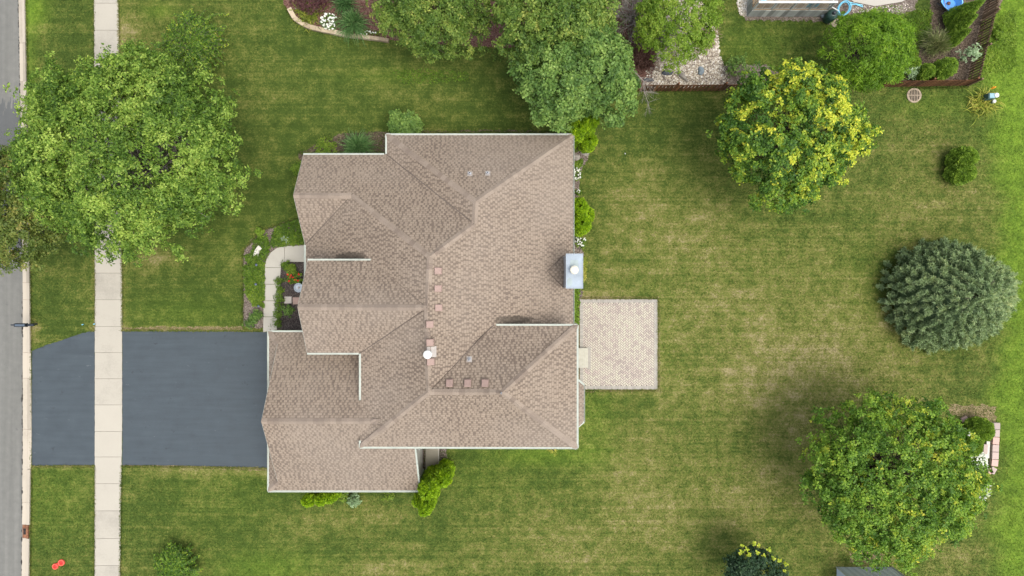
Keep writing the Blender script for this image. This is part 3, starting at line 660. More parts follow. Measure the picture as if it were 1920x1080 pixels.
# front walk, one slab between joints
WO = [(574, 460), (534, 461.5), (520, 465), (509, 473), (502, 483), (498, 493), (497.5, 501.5), (496, 533), (495, 564), (494.5, 594), (494, 622.5)]
WI = [(574, 491), (534, 491), (530, 493), (528, 495), (527.2, 498), (527, 500), (527, 501.5), (525, 533), (521.5, 564), (520, 594), (519.5, 618)]
mb = MB()
jset = {1, 6, 7, 8, 9}
for i in range(len(WO) - 1):
    a0, a1, b0, b1 = P(*WO[i]), P(*WO[i + 1]), P(*WI[i]), P(*WI[i + 1])
    if i in jset: k = .012 / max(.05, (a1 - a0).length); a0 = a0.lerp(a1, k); b0 = b0.lerp(b1, k)
    if i + 1 in jset: k = .012 / max(.05, (a1 - a0).length); a1 = a1.lerp(a0, k); b1 = b1.lerp(b0, k)
    q = [a0, a1, b1, b0]; mb.mesh([(p.x, p.y, .05) for p in q] + [(p.x, p.y, -.02) for p in q], [(0, 1, 2, 3), (0, 4, 5, 1), (1, 5, 6, 2), (2, 6, 7, 3), (3, 7, 4, 0)], 0, .5 + .1 * (i % 3))
tag(mb.build('walkway', M['walk']), kind='structure')
# beds
sheet('front_bed', [(455, 613), (457, 560), (455, 500), (458, 468), (470, 450), (492, 432), (520, 420), (548, 412), (575, 405), (575, 470), (520, 470), (500, 490), (498, 560), (497, 616)], .008, M['mulch_gray'], jag=.05, seed=8)
sheet('entry_bed', [(525, 489), (572, 489), (572, 619), (518, 619), (522, 560)], .012, M['mulch_dark'], jag=.01, seed=9)
sheet('side_bed', [(1066, 286), (1104, 283), (1101, 300), (1092, 315), (1086, 340), (1084, 380), (1088, 460), (1094, 475), (1093, 520), (1092, 560), (1066, 560)], .008, M['mulch_gray'], jag=.05, seed=10)
sheet('corner_bed', [(820, 842), (838, 842), (838, 866), (832, 880), (780, 880), (780, 842)], .006, M['mulch_gray'], jag=.05, seed=11)
sheet('island_bed', [(534, -60), (532, 10), (545, 22), (553, 38), (570, 50), (600, 58), (650, 66), (700, 72), (760, 78), (860, 86), (960, 90), (985, 110), (1000, -60)], .008, M['mulch_red'], jag=.04, seed=12)
sheet('north_bed', [(560, 287), (640, 250), (800, 245), (960, 244), (1100, 250), (1100, 262), (730, 262), (730, 296), (560, 300)], .006, M['soil'], jag=.06, seed=13)
sheet('pebble_bed', [(1160, -60), (1300, -60), (1330, 30), (1345, 70), (1350, 105), (1362, 135), (1366, 155), (1330, 164), (1200, 166), (1150, 120)], .008, M['pebble'], jag=.08, seed=14)
sheet('brush_bed', [(1130, -60), (1230, -60), (1240, 40), (1230, 100), (1220, 165), (1200, 170), (1150, 150)], .012, M['mulch_red'], jag=.1, seed=15)
sheet('fence_bed', [(1362, 120), (1440, 122), (1480, 140), (1480, 168), (1340, 168), (1352, 140)], .012, M['mulch_gray'], jag=.1, seed=16)
sheet('garden_bed', [(1744, -60), (1745, 40), (1740, 70), (1722, 90), (1712, 110), (1690, 130), (1690, 158), (1812, 158), (1845, 80), (1880, 0), (1900, -60)], .008, M['soil'], jag=.08, seed=17)
sheet('gravel_border', [(1380, -60), (1424, -60), (1424, 26), (1398, 33), (1388, 28), (1382, 10)], .010, M['pebble'], jag=.06, seed=18)
sheet('gravel_margin', [(1560, -60), (1730, -60), (1722, 0), (1715, 18), (1690, 26), (1640, 24), (1600, 26), (1570, 20), (1545, 40), (1398, 38), (1398, 30), (1530, 30), (1555, 8)], .014, M['mulch_gray'], jag=.08, seed=19)
sheet('neighbour_patio', [(1590, -70), (1722, -70), (1712, -8), (1690, 4), (1640, 12), (1600, 4), (1590, -4)], .05, M['walk'], seed=20)
sheet('trunk_ring', [(1782, 758), (1865, 760), (1868, 800), (1850, 800), (1800, 780), (1780, 775)], .006, M['edge_dry'], jag=.1, seed=21)
sheet('bare_patch', [(1590, 1036), (1640, 1030), (1665, 1045), (1640, 1058), (1598, 1054)], .006, M['edge_dry'], jag=.12, seed=22)

# patio in herringbone pavers
def patio():
    a = P(1087, 730); b = P(1233, 561); x0, x1, y0, y1 = a.x, b.x, a.y, b.y; mb = MB(); bw = .2
    mb.box(x0 + .01, x1 - .01, y0 + .01, y1 - .01, -.03, .022, 2)
    cw = .102; s2 = math.sqrt(.5); r = random.Random(2); cx, cy = (x0 + x1) / 2, (y0 + y1) / 2
    N = 44; g = .010
    ph = [r.uniform(0, 6) for _ in range(4)]
    for i in range(-N, N):
        for j in range(-N, N):
            c = (i - j) % 4
            if c == 0: q = [(i * cw + g, j * cw + g), ((i + 2) * cw - g, j * cw + g), ((i + 2) * cw - g, (j + 1) * cw - g), (i * cw + g, (j + 1) * cw - g)]
            elif c == 3: q = [(i * cw + g, j * cw + g), ((i + 1) * cw - g, j * cw + g), ((i + 1) * cw - g, (j + 2) * cw - g), (i * cw + g, (j + 2) * cw - g)]
            else: continue
            q = [(cx + (u - v) * s2, cy + (u + v) * s2) for u, v in q]
            mx = sum(p[0] for p in q) / 4; my = sum(p[1] for p in q) / 4
            if not (x0 + bw - .06 < mx < x1 - bw + .06 and y0 + bw - .06 < my < y1 - bw + .06): continue
            t = r.choice([.05, .35, .5, .6, .7, .8, .98 if r.random() < .4 else .75]) * .8 + .1 + .12 * math.sin(mx * 1.3 + ph[0]) * math.sin(my * 1.6 + ph[1]); z = .03 + r.uniform(0, .002)
            mb.mesh([(p[0], p[1], z) for p in q] + [(p[0], p[1], .02) for p in q], [(0, 1, 2, 3), (0, 4, 5, 1), (1, 5, 6, 2), (2, 6, 7, 3), (3, 7, 4, 0)], 0, t)
    def row(xa, ya, xb, yb, n, vert):
        for k in range(n):
            if vert: u0 = ya + (yb - ya) * k / n; u1 = ya + (yb - ya) * (k + 1) / n; X0, X1, Y0, Y1 = xa + .003, xb - .003, u0 + .004, u1 - .004
            else: u0 = xa + (xb - xa) * k / n; u1 = xa + (xb - xa) * (k + 1) / n; X0, X1, Y0, Y1 = u0 + .004, u1 - .004, ya + .003, yb - .003
            mb.box(X0, X1, Y0, Y1, .0, .038 + r.uniform(0, .002), 1, r.uniform(.1, .95))
    nx_ = int((x1 - x0) / .105); ny_ = int((y1 - y0 - 2 * bw) / .105)
    row(x0, y0, x1, y0 + bw, nx_, False); row(x0, y1 - bw, x1, y1, nx_, False)
    row(x0, y0 + bw, x0 + bw, y1 - bw, ny_, True); row(x1 - bw, y0 + bw, x1, y1 - bw, ny_, True)
    # soldier course round the step
    s0 = P(1101, 650); s1 = P(1108, 692)
    row(s0.x, s1.y, s0.x + .2, s0.y, 12, True)
    return mb.build('patio', [M['paver'], M['paverb'], M['sand']])
tag(patio(), kind='structure')
sheet('patio_dry_edge', [(1084, 557), (1236, 557), (1237, 733), (1092, 735), (1092, 729), (1084, 729)], .005, M['edge_dry'], jag=.04, seed=24)

# grass blades everywhere on the lawn in view
HARD = [[(30, -20), (61, -20), (61, 1100), (30, 1100)], [(177, -20), (229, -20), (229, 1100), (177, 1100)], [(229, 620), (520, 622), (520, 876), (229, 872)], [(60, 658), (100, 643), (178, 619), (178, 873), (60, 873)],
        [(455, 613), (455, 460), (490, 432), (575, 405), (575, 620)], [(1086, 560), (1234, 560), (1234, 731), (1086, 731)], [(1066, 286), (1104, 283), (1086, 340), (1094, 475), (1090, 560), (1066, 560)],
        [(534, -60), (532, 10), (553, 38), (600, 58), (700, 72), (860, 86), (960, 90), (1000, -60)], [(1160, -60), (1320, -60), (1350, 105), (1366, 155), (1200, 166), (1150, 120)],
        [(1744, -60), (1740, 70), (1690, 130), (1690, 158), (1812, 158), (1880, 0), (1900, -60)], [(1380, -60), (1720, -60), (1715, 14), (1545, 36), (1398, 36)], [(806, 843), (824, 843), (824, 866), (806, 866)], [(1362, 120), (1440, 122), (1480, 140), (1480, 168), (1340, 168)]]
def inside_hard(px, py):
    m = px < 41
    for h in HARD: m |= inpoly(px, py, h)
    m |= inpoly(px, py, [(560, 290), (726, 290), (726, 256), (1066, 256), (1066, 845), (780, 845), (780, 915), (515, 915), (515, 620), (575, 620)])
    return m
def blade_quads(px, py, g, hmin, hmax, lmin, lmax, w_):
    X = (px - 960) * H / F; Y = (540 - py) * H / F; n = len(X); th = g.uniform(0, 6.283, n); L = g.uniform(lmin, lmax, n); Hh = g.uniform(hmin, hmax, n)
    d = np.stack([np.cos(th), np.sin(th)], 1); sd_ = np.stack([-d[:, 1], d[:, 0]], 1); b = np.stack([X, Y], 1); W = w_ * g.uniform(.6, 1.3, n)[:, None]
    z0 = np.full((n, 1), .002)
    v = [np.concatenate([b - sd_ * W, z0], 1), np.concatenate([b + sd_ * W, z0], 1), np.concatenate([b + d * L[:, None] + sd_ * W * .6, Hh[:, None]], 1), np.concatenate([b + d * L[:, None] - sd_ * W * .6, Hh[:, None]], 1)]
    return np.stack(v, 1).reshape(-1, 3), X, Y
g = np.random.default_rng(21)
n = 330000; px = g.uniform(41, 1935, n); py = g.uniform(-15, 1095, n); k = ~inside_hard(px, py); px, py = px[k], py[k]
V1, X1, Y1 = blade_quads(px, py, g, .025, .06, .03, .09, .016)
# fringes that lap over the hard edges
E = []
def fringe(a, b, n, s=1.0):
    t_ = g.random(n); E.append(np.stack([a[0] + (b[0] - a[0]) * t_ + g.normal(size=n) * s, a[1] + (b[1] - a[1]) * t_ + g.normal(size=n) * s], 1))
for i in range(len(SY) - 1):
    for S_, off in ((SL, -.5), (SR, .5)):
        fringe((S_[i] + off, SY[i]), (S_[i + 1] + off, SY[i + 1]), int(abs(SY[i + 1] - SY[i]) * 5), .7)
for i in range(1, len(EY) - 1): fringe((KE[i] + .9, EY[i]), (KE[i + 1] + .9, EY[i + 1]), 1400, .7)
for a, b in (((229, 619.5), (495, 621)), ((229, 874), (500, 878)), ((60, 874), (178, 874)), ((60, 657), (100, 642)), ((100, 642), (178, 619)), ((1234, 560), (1234, 731)), ((1090, 732), (1234, 732)), ((1088, 559), (1234, 559)),
             ((532, 10), (553, 40)), ((553, 40), (600, 60)), ((600, 60), (715, 76)), ((455, 470), (455, 612)), ((455, 470), (490, 432)), ((490, 432), (570, 405)), ((1200, 170), (1350, 170)), ((1688, 165), (1815, 163)), ((726, 249), (1074, 249)), ((560, 287), (722, 287))):
    fringe(a, b, int(math.hypot(b[0] - a[0], b[1] - a[1]) * 7), .9)
E = np.concatenate(E); k = ~((E[:, 1] > 621) & (E[:, 1] < 873) & (E[:, 0] > 60) & (E[:, 0] < 500)); E = E[k]
V2, X2, Y2 = blade_quads(E[:, 0], E[:, 1], g, .04, .09, .03, .10, .012)
V = np.concatenate([V1, V2]); X = np.concatenate([X1, X2]); Y = np.concatenate([Y1, Y2])
o = npmesh('grass', V, 4, M['blade'], g.random(len(X)), None)
D_, L_ = fields(X, Y)
D_[len(X1):] = np.clip(D_[len(X1):] + .18, 0, 1)
for nm, a in (('dry', D_), ('lush', L_)):
    at = o.data.attributes.new(nm, 'FLOAT', 'FACE'); at.data.foreach_set('value', a.astype(np.float32))
tag(o, 'short mown lawn grass, olive to bright green', 'grass', kind='stuff')

# ------------------------------------------------------------------ the house
DD = 35.8; U = DD / F
def Q(px, py, r): k = r * U; return Vector(((px - 960) * k, (540 - py) * k, H - r * DD))
house = empty('house', (0, 0, 0), 'large house with brown shingled hip and gable roofs and white gutters', 'house')
# named corners (picture position, distance ratio)
NEa = Q(724, 252, 1); NEb = Q(1075, 252, 1); A1 = Q(892, 378, .922); A2 = Q(889.5, 420, .922); V1_ = Q(724, 289, 1)
C0 = Q(569, 289, 1); G1 = Q(550, 366, .9525); G1e = Q(659, 367, .9535); W1 = Q(572, 459, 1); W2 = Q(572, 540, 1)
B1 = Q(806, 481, .889); Mr = Q(801, 577, .888); B2 = Q(803, 735, .8815)
E1 = Q(1075, 610, 1)
mN0 = Q(577, 487, .937); mN1 = Q(697, 487, .937); mR0 = Q(558, 576, .89); mS0 = Q(576, 663, .937); mS1 = Q(675, 663, .937)
sS0 = Q(675, 839, .937); sS1 = Q(1083, 840, .937); sN1 = Q(1083, 609, .937); sN0 = Q(926, 609, .937); sR = Q(941, 736, .877)
gN0 = Q(503, 621, 1.0); gN1 = Q(640, 621, 1.0); gS0 = Q(503, 921, 1.0)
XR = -434.5; 
def gz(side, y):   # garage roof height at plan y (in metres)
    e = gN0.y if side == 'N' else gS0.y
    return gN0.z + .644 * abs(e - y)
yR = -231.2 * U; zR = gz('N', yR)
def gp(xu, yy, side): return Vector((xu * U, yy, gz(side, yy)))
hipy_N = gN0.y - .0375 * DD * .46; hipy_S = gS0.y + .0375 * DD * .46
faces = []     # (polygon, eave direction a->b)
def slope(*pts): faces.append(list(pts))
slope(NEa, NEb, A1)                         # north slope of north-east block
slope(V1_, NEa, A1, A2)                     # its west slope
slope(NEb, E1, Mr.lerp(B2, .35), Mr, B1, A2, A1)          # great east slope
slope(C0, V1_, A2, B1, G1e, G1)             # north slope of north-west block
W1g = W1
slope(W1, G1, G1e) if False else faces.append([G1, G1e, W1])
faces.append([W1, G1e, B1, Mr, W2])         # west slope
slope(mN1, mN0, mR0, Mr) if False else faces.append([mR0, Mr, mN1, mN0])
faces.append([mS0, mS1, Mr, mR0])
faces.append([mS1, sS0, B2, Mr])
faces.append([sS0, sS1, sR, B2])
faces.append([sS1, sN1, sR])
sNv = Q(801, 733, .8815)
faces.append([sN1, sN0, B2, sR])
faces.append([E1, Q(926, 609, .937), B2, Mr.lerp(B2, .35)])   # east slope down to the valley
# garage
gr0 = Vector((XR * U, yR, zR)); grE = Vector((-174 * U, yR, zR)); grM = Vector((-205 * U, yR, zR))
hN = gp(XR + 2, hipy_N, 'N'); hS = gp(XR + 2, hipy_S, 'S')
hN.x = gN0.x + .62; hS.x = hN.x
faces.append([gN0, gN1, Vector((gN1.x, yR, zR)), gr0, Vector((XR * U, hN.y + 0, hN.z)), hN])
faces.append([gN1, Vector((-250 * U, gN1.y, gN1.z)), Vector((-225 * U, yR, zR)), Vector((gN1.x, yR, zR))])
faces.append([gS0, hS, Vector((XR * U, hS.y, hS.z)), gr0, Vector((-225 * U, yR, zR)), Vector((-174 * U, yR + .7, gz('S', yR + .7))) if False else Vector((-225 * U, yR - .9, gz('S', yR - .9))), Vector((-174 * U, yR - .9, gz('S', yR - .9))), Vector((-174 * U, gS0.y, gS0.z))])
faces.append([gN0, hN, hS, gS0])
# bay roof east
by0, by1 = Q(1084, 712, 1.0), Q(1084, 801, 1.0); bo0, bo1 = Q(1095, 721, 1.003), Q(1095, 791, 1.003)
bi0 = Vector((by0.x - .35, by0.y, by0.z + .22)); bi1 = Vector((by1.x - .35, by1.y, by1.z + .22))
faces.append([bi0, bi1, bo1, bo0]); faces.append([bi0, bo0, by0]); faces.append([bi1, by1, bo1])
# cricket behind the chimney
k0 = Q(1034, 508, .972)
PL = []
def fix(f):
    n = Vector((0, 0, 0))
    for i in range(len(f)): a, b = f[i], f[(i + 1) % len(f)]; n += a.cross(b)
    if n.z < 0: f = f[::-1]; n = -n
    return f, n.normalized()
def roof_z(x, y):
    best = -1
    for f, n in PL:
        if inpoly(np.array([x]), np.array([y]), [(p.x, p.y) for p in f])[0]:
            c = sum(f, Vector()) / len(f); z = c.z - (n.x * (x - c.x) + n.y * (y - c.y)) / n.z; best = max(best, z)
    return best
mb = MB()
for f in faces:
    f, n = fix(f); PL.append((f, n))
    dn = Vector((n.x, n.y, 0)).normalized(); e = Vector((-dn.y, dn.x, 0)); k = math.sqrt(1 + (math.hypot(n.x, n.y) / n.z) ** 2)
    uv = [(p.dot(e), -p.dot(dn) * k + 50) for p in f]
    # planarise the face by fitting z to the mean plane: fan round the middle keeps every corner
    c = sum(f, Vector()) / len(f); cuv = (c.dot(e), -c.dot(dn) * k + 50)
    if len(f) <= 3: mb.face(f, 0, uv)
    else:
        import bmesh
        from mathutils.geometry import tessellate_polygon
        for tri in tessellate_polygon([f]):
            tp = [f[i] for i in tri]; tu = [uv[i] for i in tri]
            if (tp[1] - tp[0]).cross(tp[2] - tp[0]).z < 0: tp.reverse(); tu.reverse()
            mb.face(tp, 0, tu)
    th = .10; m = len(f)
    for i in range(m):
        a, b = f[i], f[(i + 1) % m]; lo = Vector((0, 0, th)); mb.face([a, a - lo, b - lo, b], 2)
# cricket
cz = roof_z(Q(1059, 508, .96).x, Q(1059, 508, .96).y) 
cx0 = 96 * U; cyN, cyS = 61 * U, 1 * U; cm = (cyN + cyS) / 2; cw0 = -.85
pk = Vector((cx0 + cw0, cm, roof_z(cx0 + cw0, cm) + .02)); pe = Vector((cx0 + .02, cm, pk.z + .01)); pn = Vector((cx0 + .02, cyN, roof_z(cx0, cyN) + .02)); ps = Vector((cx0 + .02, cyS, roof_z(cx0, cyS) + .02))
for tri in ([pk, pe, pn], [pk, ps, pe]):
    tri, n = fix(tri); dn = Vector((n.x, n.y, 0)).normalized(); e = Vector((-dn.y, dn.x, 0)); mb.face(tri, 0, [(p.dot(e), p.dot(dn)) for p in tri])
# ridge and hip caps
def capline(a, b, w_=.145, t0=0):
    n = max(1, int((b - a).length / .27)); d = Vector((b.x - a.x, b.y - a.y, 0)).normalized(); s = Vector((-d.y, d.x, 0)) * w_
    for i in range(n):
        p = a.lerp(b, i / n); q = a.lerp(b, (i + 1) / n)
        def zz(v, side):
            z = roof_z(v.x, v.y); mid = v - side
            return (z if z > 0 and abs(z - mid.z) < .3 else mid.z - .09) + .022
        r = [];  up = Vector((0, 0, .035))
        l0, l1 = p + s, q + s; r0, r1 = p - s, q - s
        l0.z = zz(l0, s); l1.z = zz(l1, s); r0.z = zz(r0, -s); r1.z = zz(r1, -s)
        u0 = (i + t0 * 100) * .27 + .01; u1 = u0 + .25
        for f in ([r0, r1, q + up, p + up], [p + up, q + up, l1, l0]):
            f, nn_ = fix(f); mb.face(f, 1, [(u0, 0)] * 4)
for i, (a, b) in enumerate(((NEa, A1), (NEb, A1), (A1, A2), (A2, B1), (B1, Mr), (Mr, B2), (G1, G1e), (G1e, B1), (mR0, Mr), (sS0, B2), (B2, sR), (sR, sS1), (sR, sN1), (gr0, Vector((-226 * U, yR, zR))), (gN0, hN), (gS0, hS))): capline(a, b, t0=i)
def valley(a, b, w_=.028):
    d = Vector((b.x - a.x, b.y - a.y, 0)).normalized(); s = Vector((-d.y, d.x, 0)) * w_; n = 8
    for i in range(n):
        q = [a.lerp(b, i / n), a.lerp(b, (i + 1) / n)]; v = [q[0] + s, q[0] - s, q[1] - s, q[1] + s]
        out = []
        for j, p_ in enumerate(v):
            z = roof_z(p_.x, p_.y); m_ = q[0 if j < 2 else 1].z; out.append(Vector((p_.x, p_.y, (z if abs(z - m_) < .15 else m_) + .012)))
        f_, _n = fix(out); mb.face(f_, 3)
for a, b in ((V1_, A2), (W1, G1e), (mN1, Mr), (mS1, Mr), (sN0, B2)): valley(a, b)
for a in (pn, ps): valley(a + Vector((0, 0, .01)), pk, .035)
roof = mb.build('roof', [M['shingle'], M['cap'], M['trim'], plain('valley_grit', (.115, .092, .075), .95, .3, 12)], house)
roof['label'] = 'brown asphalt shingle roof of hips, valleys and gables'
def kid(mbx, name, mats, par=house, smooth=False): return mbx.build(name, mats, par, smooth)
# gutters
def gutter(a, b, out, open_=False, wd=.10):
    m = MB(); d = (b - a).normalized(); o = Vector(out) ; a = a - o * .055 ; b = b - o * .055; z = Vector((0, 0, 1))
    def q(p, x, h): return p + o * x + z * h
    t = .02
    if open_:
        prof = [(0, .02), (0, -.12), (wd - .02, -.12), (wd, .035), (wd - .022, .035), (wd - .035, -.09), (.02, -.09), (.02, .02)]
    else:
        prof = [(0, .025), (0, -.12), (wd - .02, -.12), (wd, .04), (wd - .02, .045), (wd - .03, .022), (.02, .022), (.02, .03)]
    m.mesh([q(a, x, h) for x, h in prof] + [q(b, x, h) for x, h in prof], [(i, (i + 1) % 8, 8 + (i + 1) % 8, 8 + i) for i in range(8)] + [tuple(range(8)), tuple(range(15, 7, -1))], 0)
    if open_: m.mesh([q(a, .022, -.085), q(a, wd - .036, -.085), q(b, wd - .036, -.085), q(b, .022, -.085)], [(0, 1, 2, 3)], 1)
    L = (b - a).length; nn_ = max(1, int(L / (1.1 if open_ else 1.5)))
    for i in range(nn_):
        c = a + d * (L * (i + .5) / nn_); s = d * .012
        m.mesh([q(c - s, 0, .042), q(c + s, 0, .042), q(c + s, wd, .048), q(c - s, wd, .048)], [(0, 1, 2, 3)], 0)
    return kid(m, 'gutter', [M['trim'], M['gutterin']])
X_, Y_ = Vector((1, 0, 0)), Vector((0, 1, 0))
gutter(NEa, NEb, Y_); gutter(NEa, V1_, -X_); gutter(C0, V1_ - X_ * .1, Y_); gutter(NEb, E1 + Y_ * .1, X_, True)
gutter(W1, W2, -X_); gutter(mN0, mN1, Y_); gutter(mS0, mS1 - X_ * .06, -Y_); gutter(mS1, Q(675, 750, .937), -X_); gutter(Q(675, 826, .937), sS0, -X_)
gutter(sS0, sS1, -Y_); gutter(sN1, sS1, X_); gutter(sN0, sN1, Y_); gutter(gN0, gN1 - X_ * .3, Y_); gutter(gN0, gS0, -X_); gutter(gS0, Vector((-174 * U, gS0.y, gS0.z)), -Y_)
gutter(bo0, bo1, X_, True, .10)
for a, b in ((by0, bo0), (bo1, by1)):
    m = MB(); m.obox(a, b, .10, a.z - .1, a.z + .03); kid(m, 'gutter', M['trim'])
# rake boards
def rake(a, b, out):
    m = MB(); o = Vector(out) * .035
    up = Vector((0, 0, -.012)); dn = Vector((0, 0, -.16))
    m.mesh([a + up, b + up, b + up + o, a + up + o, a + dn, b + dn, b + dn + o, a + dn + o], [(0, 1, 2, 3), (7, 6, 5, 4), (3, 2, 6, 7), (0, 4, 5, 1), (0, 3, 7, 4), (1, 5, 6, 2)]); kid(m, 'rake_board', M['trim'])
M['rake'] = M['trim']
rake(C0, G1, -X_ * .4); rake(G1, W1, -X_ * .4); rake(mN0, mR0, -X_ * .4); rake(mR0, mS0, -X_ * .4)
rake(Vector((XR * U, hN.y, hN.z)), gr0, -X_ * .4); rake(gr0, Vector((XR * U, hS.y, hS.z)), -X_ * .4)
rake(Vector((-174 * U, yR - .9, gz('S', yR - .9))), Vector((-174 * U, gS0.y, gS0.z)), X_ * 2.2)
# walls
zl, zh = Q(0, 0, 1).z - .1, Q(0, 0, .937).z - .1
ov = 13
def wallbox(x0, x1, y0, y1, z, mat='siding', gab=None):
    m = MB(); m.box(x0 * U, x1 * U, y0 * U, y1 * U, -.05, z)
    if gab:
        side, ya, yb, yr, zr, z0 = gab; xx = side * U; dx = .12 * (1 if side < (x0 + x1) / 2 else -1)
        A = [(xx, ya * U, z0), (xx, yb * U, z0), (xx, yr * U, zr)]; B = [(xx + dx, y, z_) for _, y, z_ in A]
        m.mesh(A + B, [(0, 1, 2), (5, 4, 3), (0, 3, 4, 1), (1, 4, 5, 2), (2, 5, 3, 0)])
    return kid(m, 'wall', M[mat])
wallbox(-222, 102, 60, 275, zl)
wallbox(-378.5, -222.3, 42, 238, zl, gab=(-378, 92, 238, 166, G1.z - .25, zl - .01))
wallbox(-300, 101.5, -77.5, 59.7, zl)
wallbox(-347, -250, -102, 38, zh, gab=(-346.5, -102, 38, -31, mR0.z - .25, zh - .01))
wallbox(-249.7, 101.8, -269, -78, zh)
wallbox(-443, -250.3, -369, -102.4, zl, 'brick', gab=(-427.7, -360, -103, -231, zR - .25, zl + .2))
wallbox(-250, -181, -369.2, -269.3, zl)
m = MB(); m.box(-181.3 * U, -177.6 * U, -272 * U, -269.2 * U, 0, zl + .4); kid(m, 'corner_trim', M['trim']); m = MB(); m.box(-181.3 * U, -178 * U, -369 * U, -366 * U, 0, zl - .05); kid(m, 'corner_trim', M['trim'])
m = MB(); m.path([Vector((-176 * U, -275 * U, 5.0)), Vector((-176 * U, -275 * U, .3)), Vector((-172 * U, -279 * U, .12))], .04, .04, 8); kid(m, 'downspout', M['trim'])
m = MB(); m.path([Vector((-171 * U, -278 * U, 5.1)), Vector((-171 * U, -300 * U, 3.3)), Vector((-171 * U, -300 * U, .2))], .035, .035, 8); kid(m, 'downspout', M['trim'])
# bay walls, windows and doors
m = MB(); bx0, bx1 = 101.9 * U, bo0.x - .12; m.mesh([(bx0, by0.y - .1, 0), (bx1, bo0.y - .05, 0), (bx1, bo1.y + .05, 0), (bx0, by1.y + .1, 0), (bx0, by0.y - .1, by0.z - .11), (bx1, bo0.y - .05, by0.z - .11), (bx1, bo1.y + .05, by0.z - .11), (bx0, by1.y + .1, by0.z - .11)], [(0, 4, 5, 1), (1, 5, 6, 2), (2, 6, 7, 3), (3, 7, 4, 0), (4, 7, 6, 5), (0, 1, 2, 3)]); kid(m, 'bay_wall', M['siding'])
def window(x, y, z, w_, h_, axis, sgn):
    m = MB(); t = .04; F_ = []
    def bx(a0, a1, z0, z1, d0, d1, mm):
        if axis == 'x': mm.box(min(x + sgn * d0, x + sgn * d1), max(x + sgn * d0, x + sgn * d1), y + a0, y + a1, z0, z1)
        else: mm.box(x + a0, x + a1, min(y + sgn * d0, y + sgn * d1), max(y + sgn * d0, y + sgn * d1), z0, z1)
    bx(-w_ / 2 - .08, -w_ / 2, z - .08, z + h_ + .08, -.01, .05, m); bx(w_ / 2, w_ / 2 + .08, z - .08, z + h_ + .08, -.01, .05, m)
    bx(-w_ / 2, w_ / 2, z - .08, z, -.01, .05, m); bx(-w_ / 2, w_ / 2, z + h_, z + h_ + .08, -.01, .05, m); bx(-w_ / 2, w_ / 2, z + h_ / 2 - .02, z + h_ / 2 + .02, .012, .035, m)
    o = kid(m, 'window', M['trim']); m2 = MB(); bx(-w_ / 2, w_ / 2, z, z + h_, -.01, .012, m2)
    g_ = m2.build('pane', M['glass']); g_.parent = o; g_.location = (0, 0, 0)
for y_ in (230, 150, 100): window(102 * U, y_ * U, .9, 1.1, 1.3, 'x', 1)
window(bx1, (bo0.y + bo1.y) / 2, .8, 1.4, 1.3, 'x', 1)
for y_ in (-90, -160, -230): window(101.8 * U, y_ * U, 3.5, 1.0, 1.2, 'x', 1)
for y_ in (200, 130): window(-378.5 * U, y_ * U, .9, 1.2, 1.4, 'x', -1)
for x_ in (-150, -40, 50): window(x_ * U, 275 * U, .9, 1.1, 1.3, 'y', 1)
for x_ in (-120, 0): window(x_ * U, -269 * U, 3.4, 1.1, 1.3, 'y', -1); window(x_ * U, -269 * U, .9, 1.1, 1.3, 'y', -1)
m = MB(); x = -443 * U
for k in range(4): m.box(x - .04, x + .02, -335 * U, -135 * U, .02 + k * .55, .55 + k * .55)
kid(m, 'garage_door', M['trim'])
m = MB(); m.box(-347 * U - .05, -347 * U + .02, -10 * U - .5, -10 * U + .5, .15, 2.2); fd = kid(m, 'front_door', plain('door_paint', (.16, .03, .025), .4))
m = MB(); m.box(101.8 * U - .02, 101.8 * U + .05, -165 * U, -100 * U, .35, 2.4); pdr = kid(m, 'patio_door', M['glass'])
# chimney
ch_x0, ch_x1, ch_y0, ch_y1 = 95.5 * U, 122.5 * U, 0.5 * U, 58.5 * U; ch_z = H - .93 * DD
m = MB(); m.box(ch_x0, ch_x1, ch_y0, ch_y1, -.05, ch_z - .08); chim = kid(m, 'chimney', plain('chase_panel', (.30, .33, .35), .6, .06, 2))
def sub(mbx, name, mats, par, smooth=False):
    o = mbx.build(name, mats, None, smooth); o.parent = par; o.location = (0, 0, 0); return o
m = MB(); m.box(ch_x0 - .04, ch_x1 + .04, ch_y0 - .04, ch_y1 + .04, ch_z - .1, ch_z)
for (a, b, c, d) in ((ch_x0 - .04, ch_x1 + .04, ch_y0 - .04, ch_y0 - .01), (ch_x0 - .04, ch_x1 + .04, ch_y1 + .01, ch_y1 + .04), (ch_x0 - .04, ch_x0 - .01, ch_y0 - .01, ch_y1 + .01), (ch_x1 + .01, ch_x1 + .04, ch_y0 - .01, ch_y1 + .01)): m.box(a, b, c, d, ch_z + .002, ch_z + .02)
def pz(px, py, z): return P(px, py, z)
sub(m, 'chase_cover', M['capmetal'], chim)
m = MB(); e1 = [pz(1070, 487, ch_z), pz(1084, 488, ch_z), pz(1085, 500, ch_z), pz(1068, 500, ch_z)]; m.face([(p.x, p.y, ch_z + .004) for p in e1[::-1]]); sub(m, 'cover_patch', M['cappatch'], chim); m = MB()  # two grey-green patches laid on the chimney cover
cc_ = pz(1068, 529, ch_z); m.face([(cc_.x + .14 * math.cos(k * .5236), cc_.y + .22 * math.sin(k * .5236), ch_z + .004) for k in range(12)]); sub(m, 'cover_patch', M['cappatch'], chim)
cc_ = pz(1077, 506, ch_z + .3); m = MB(); m.lathe((cc_.x, cc_.y, ch_z), [(.17, 0), (.13, .02), (.12, .24)], 20); m.lathe((cc_.x, cc_.y, ch_z), [(.21, .25), (.21, .30), (.16, .34), (.02, .36)], 24); sub(m, 'flue_cap', M['capcream'], chim, False)
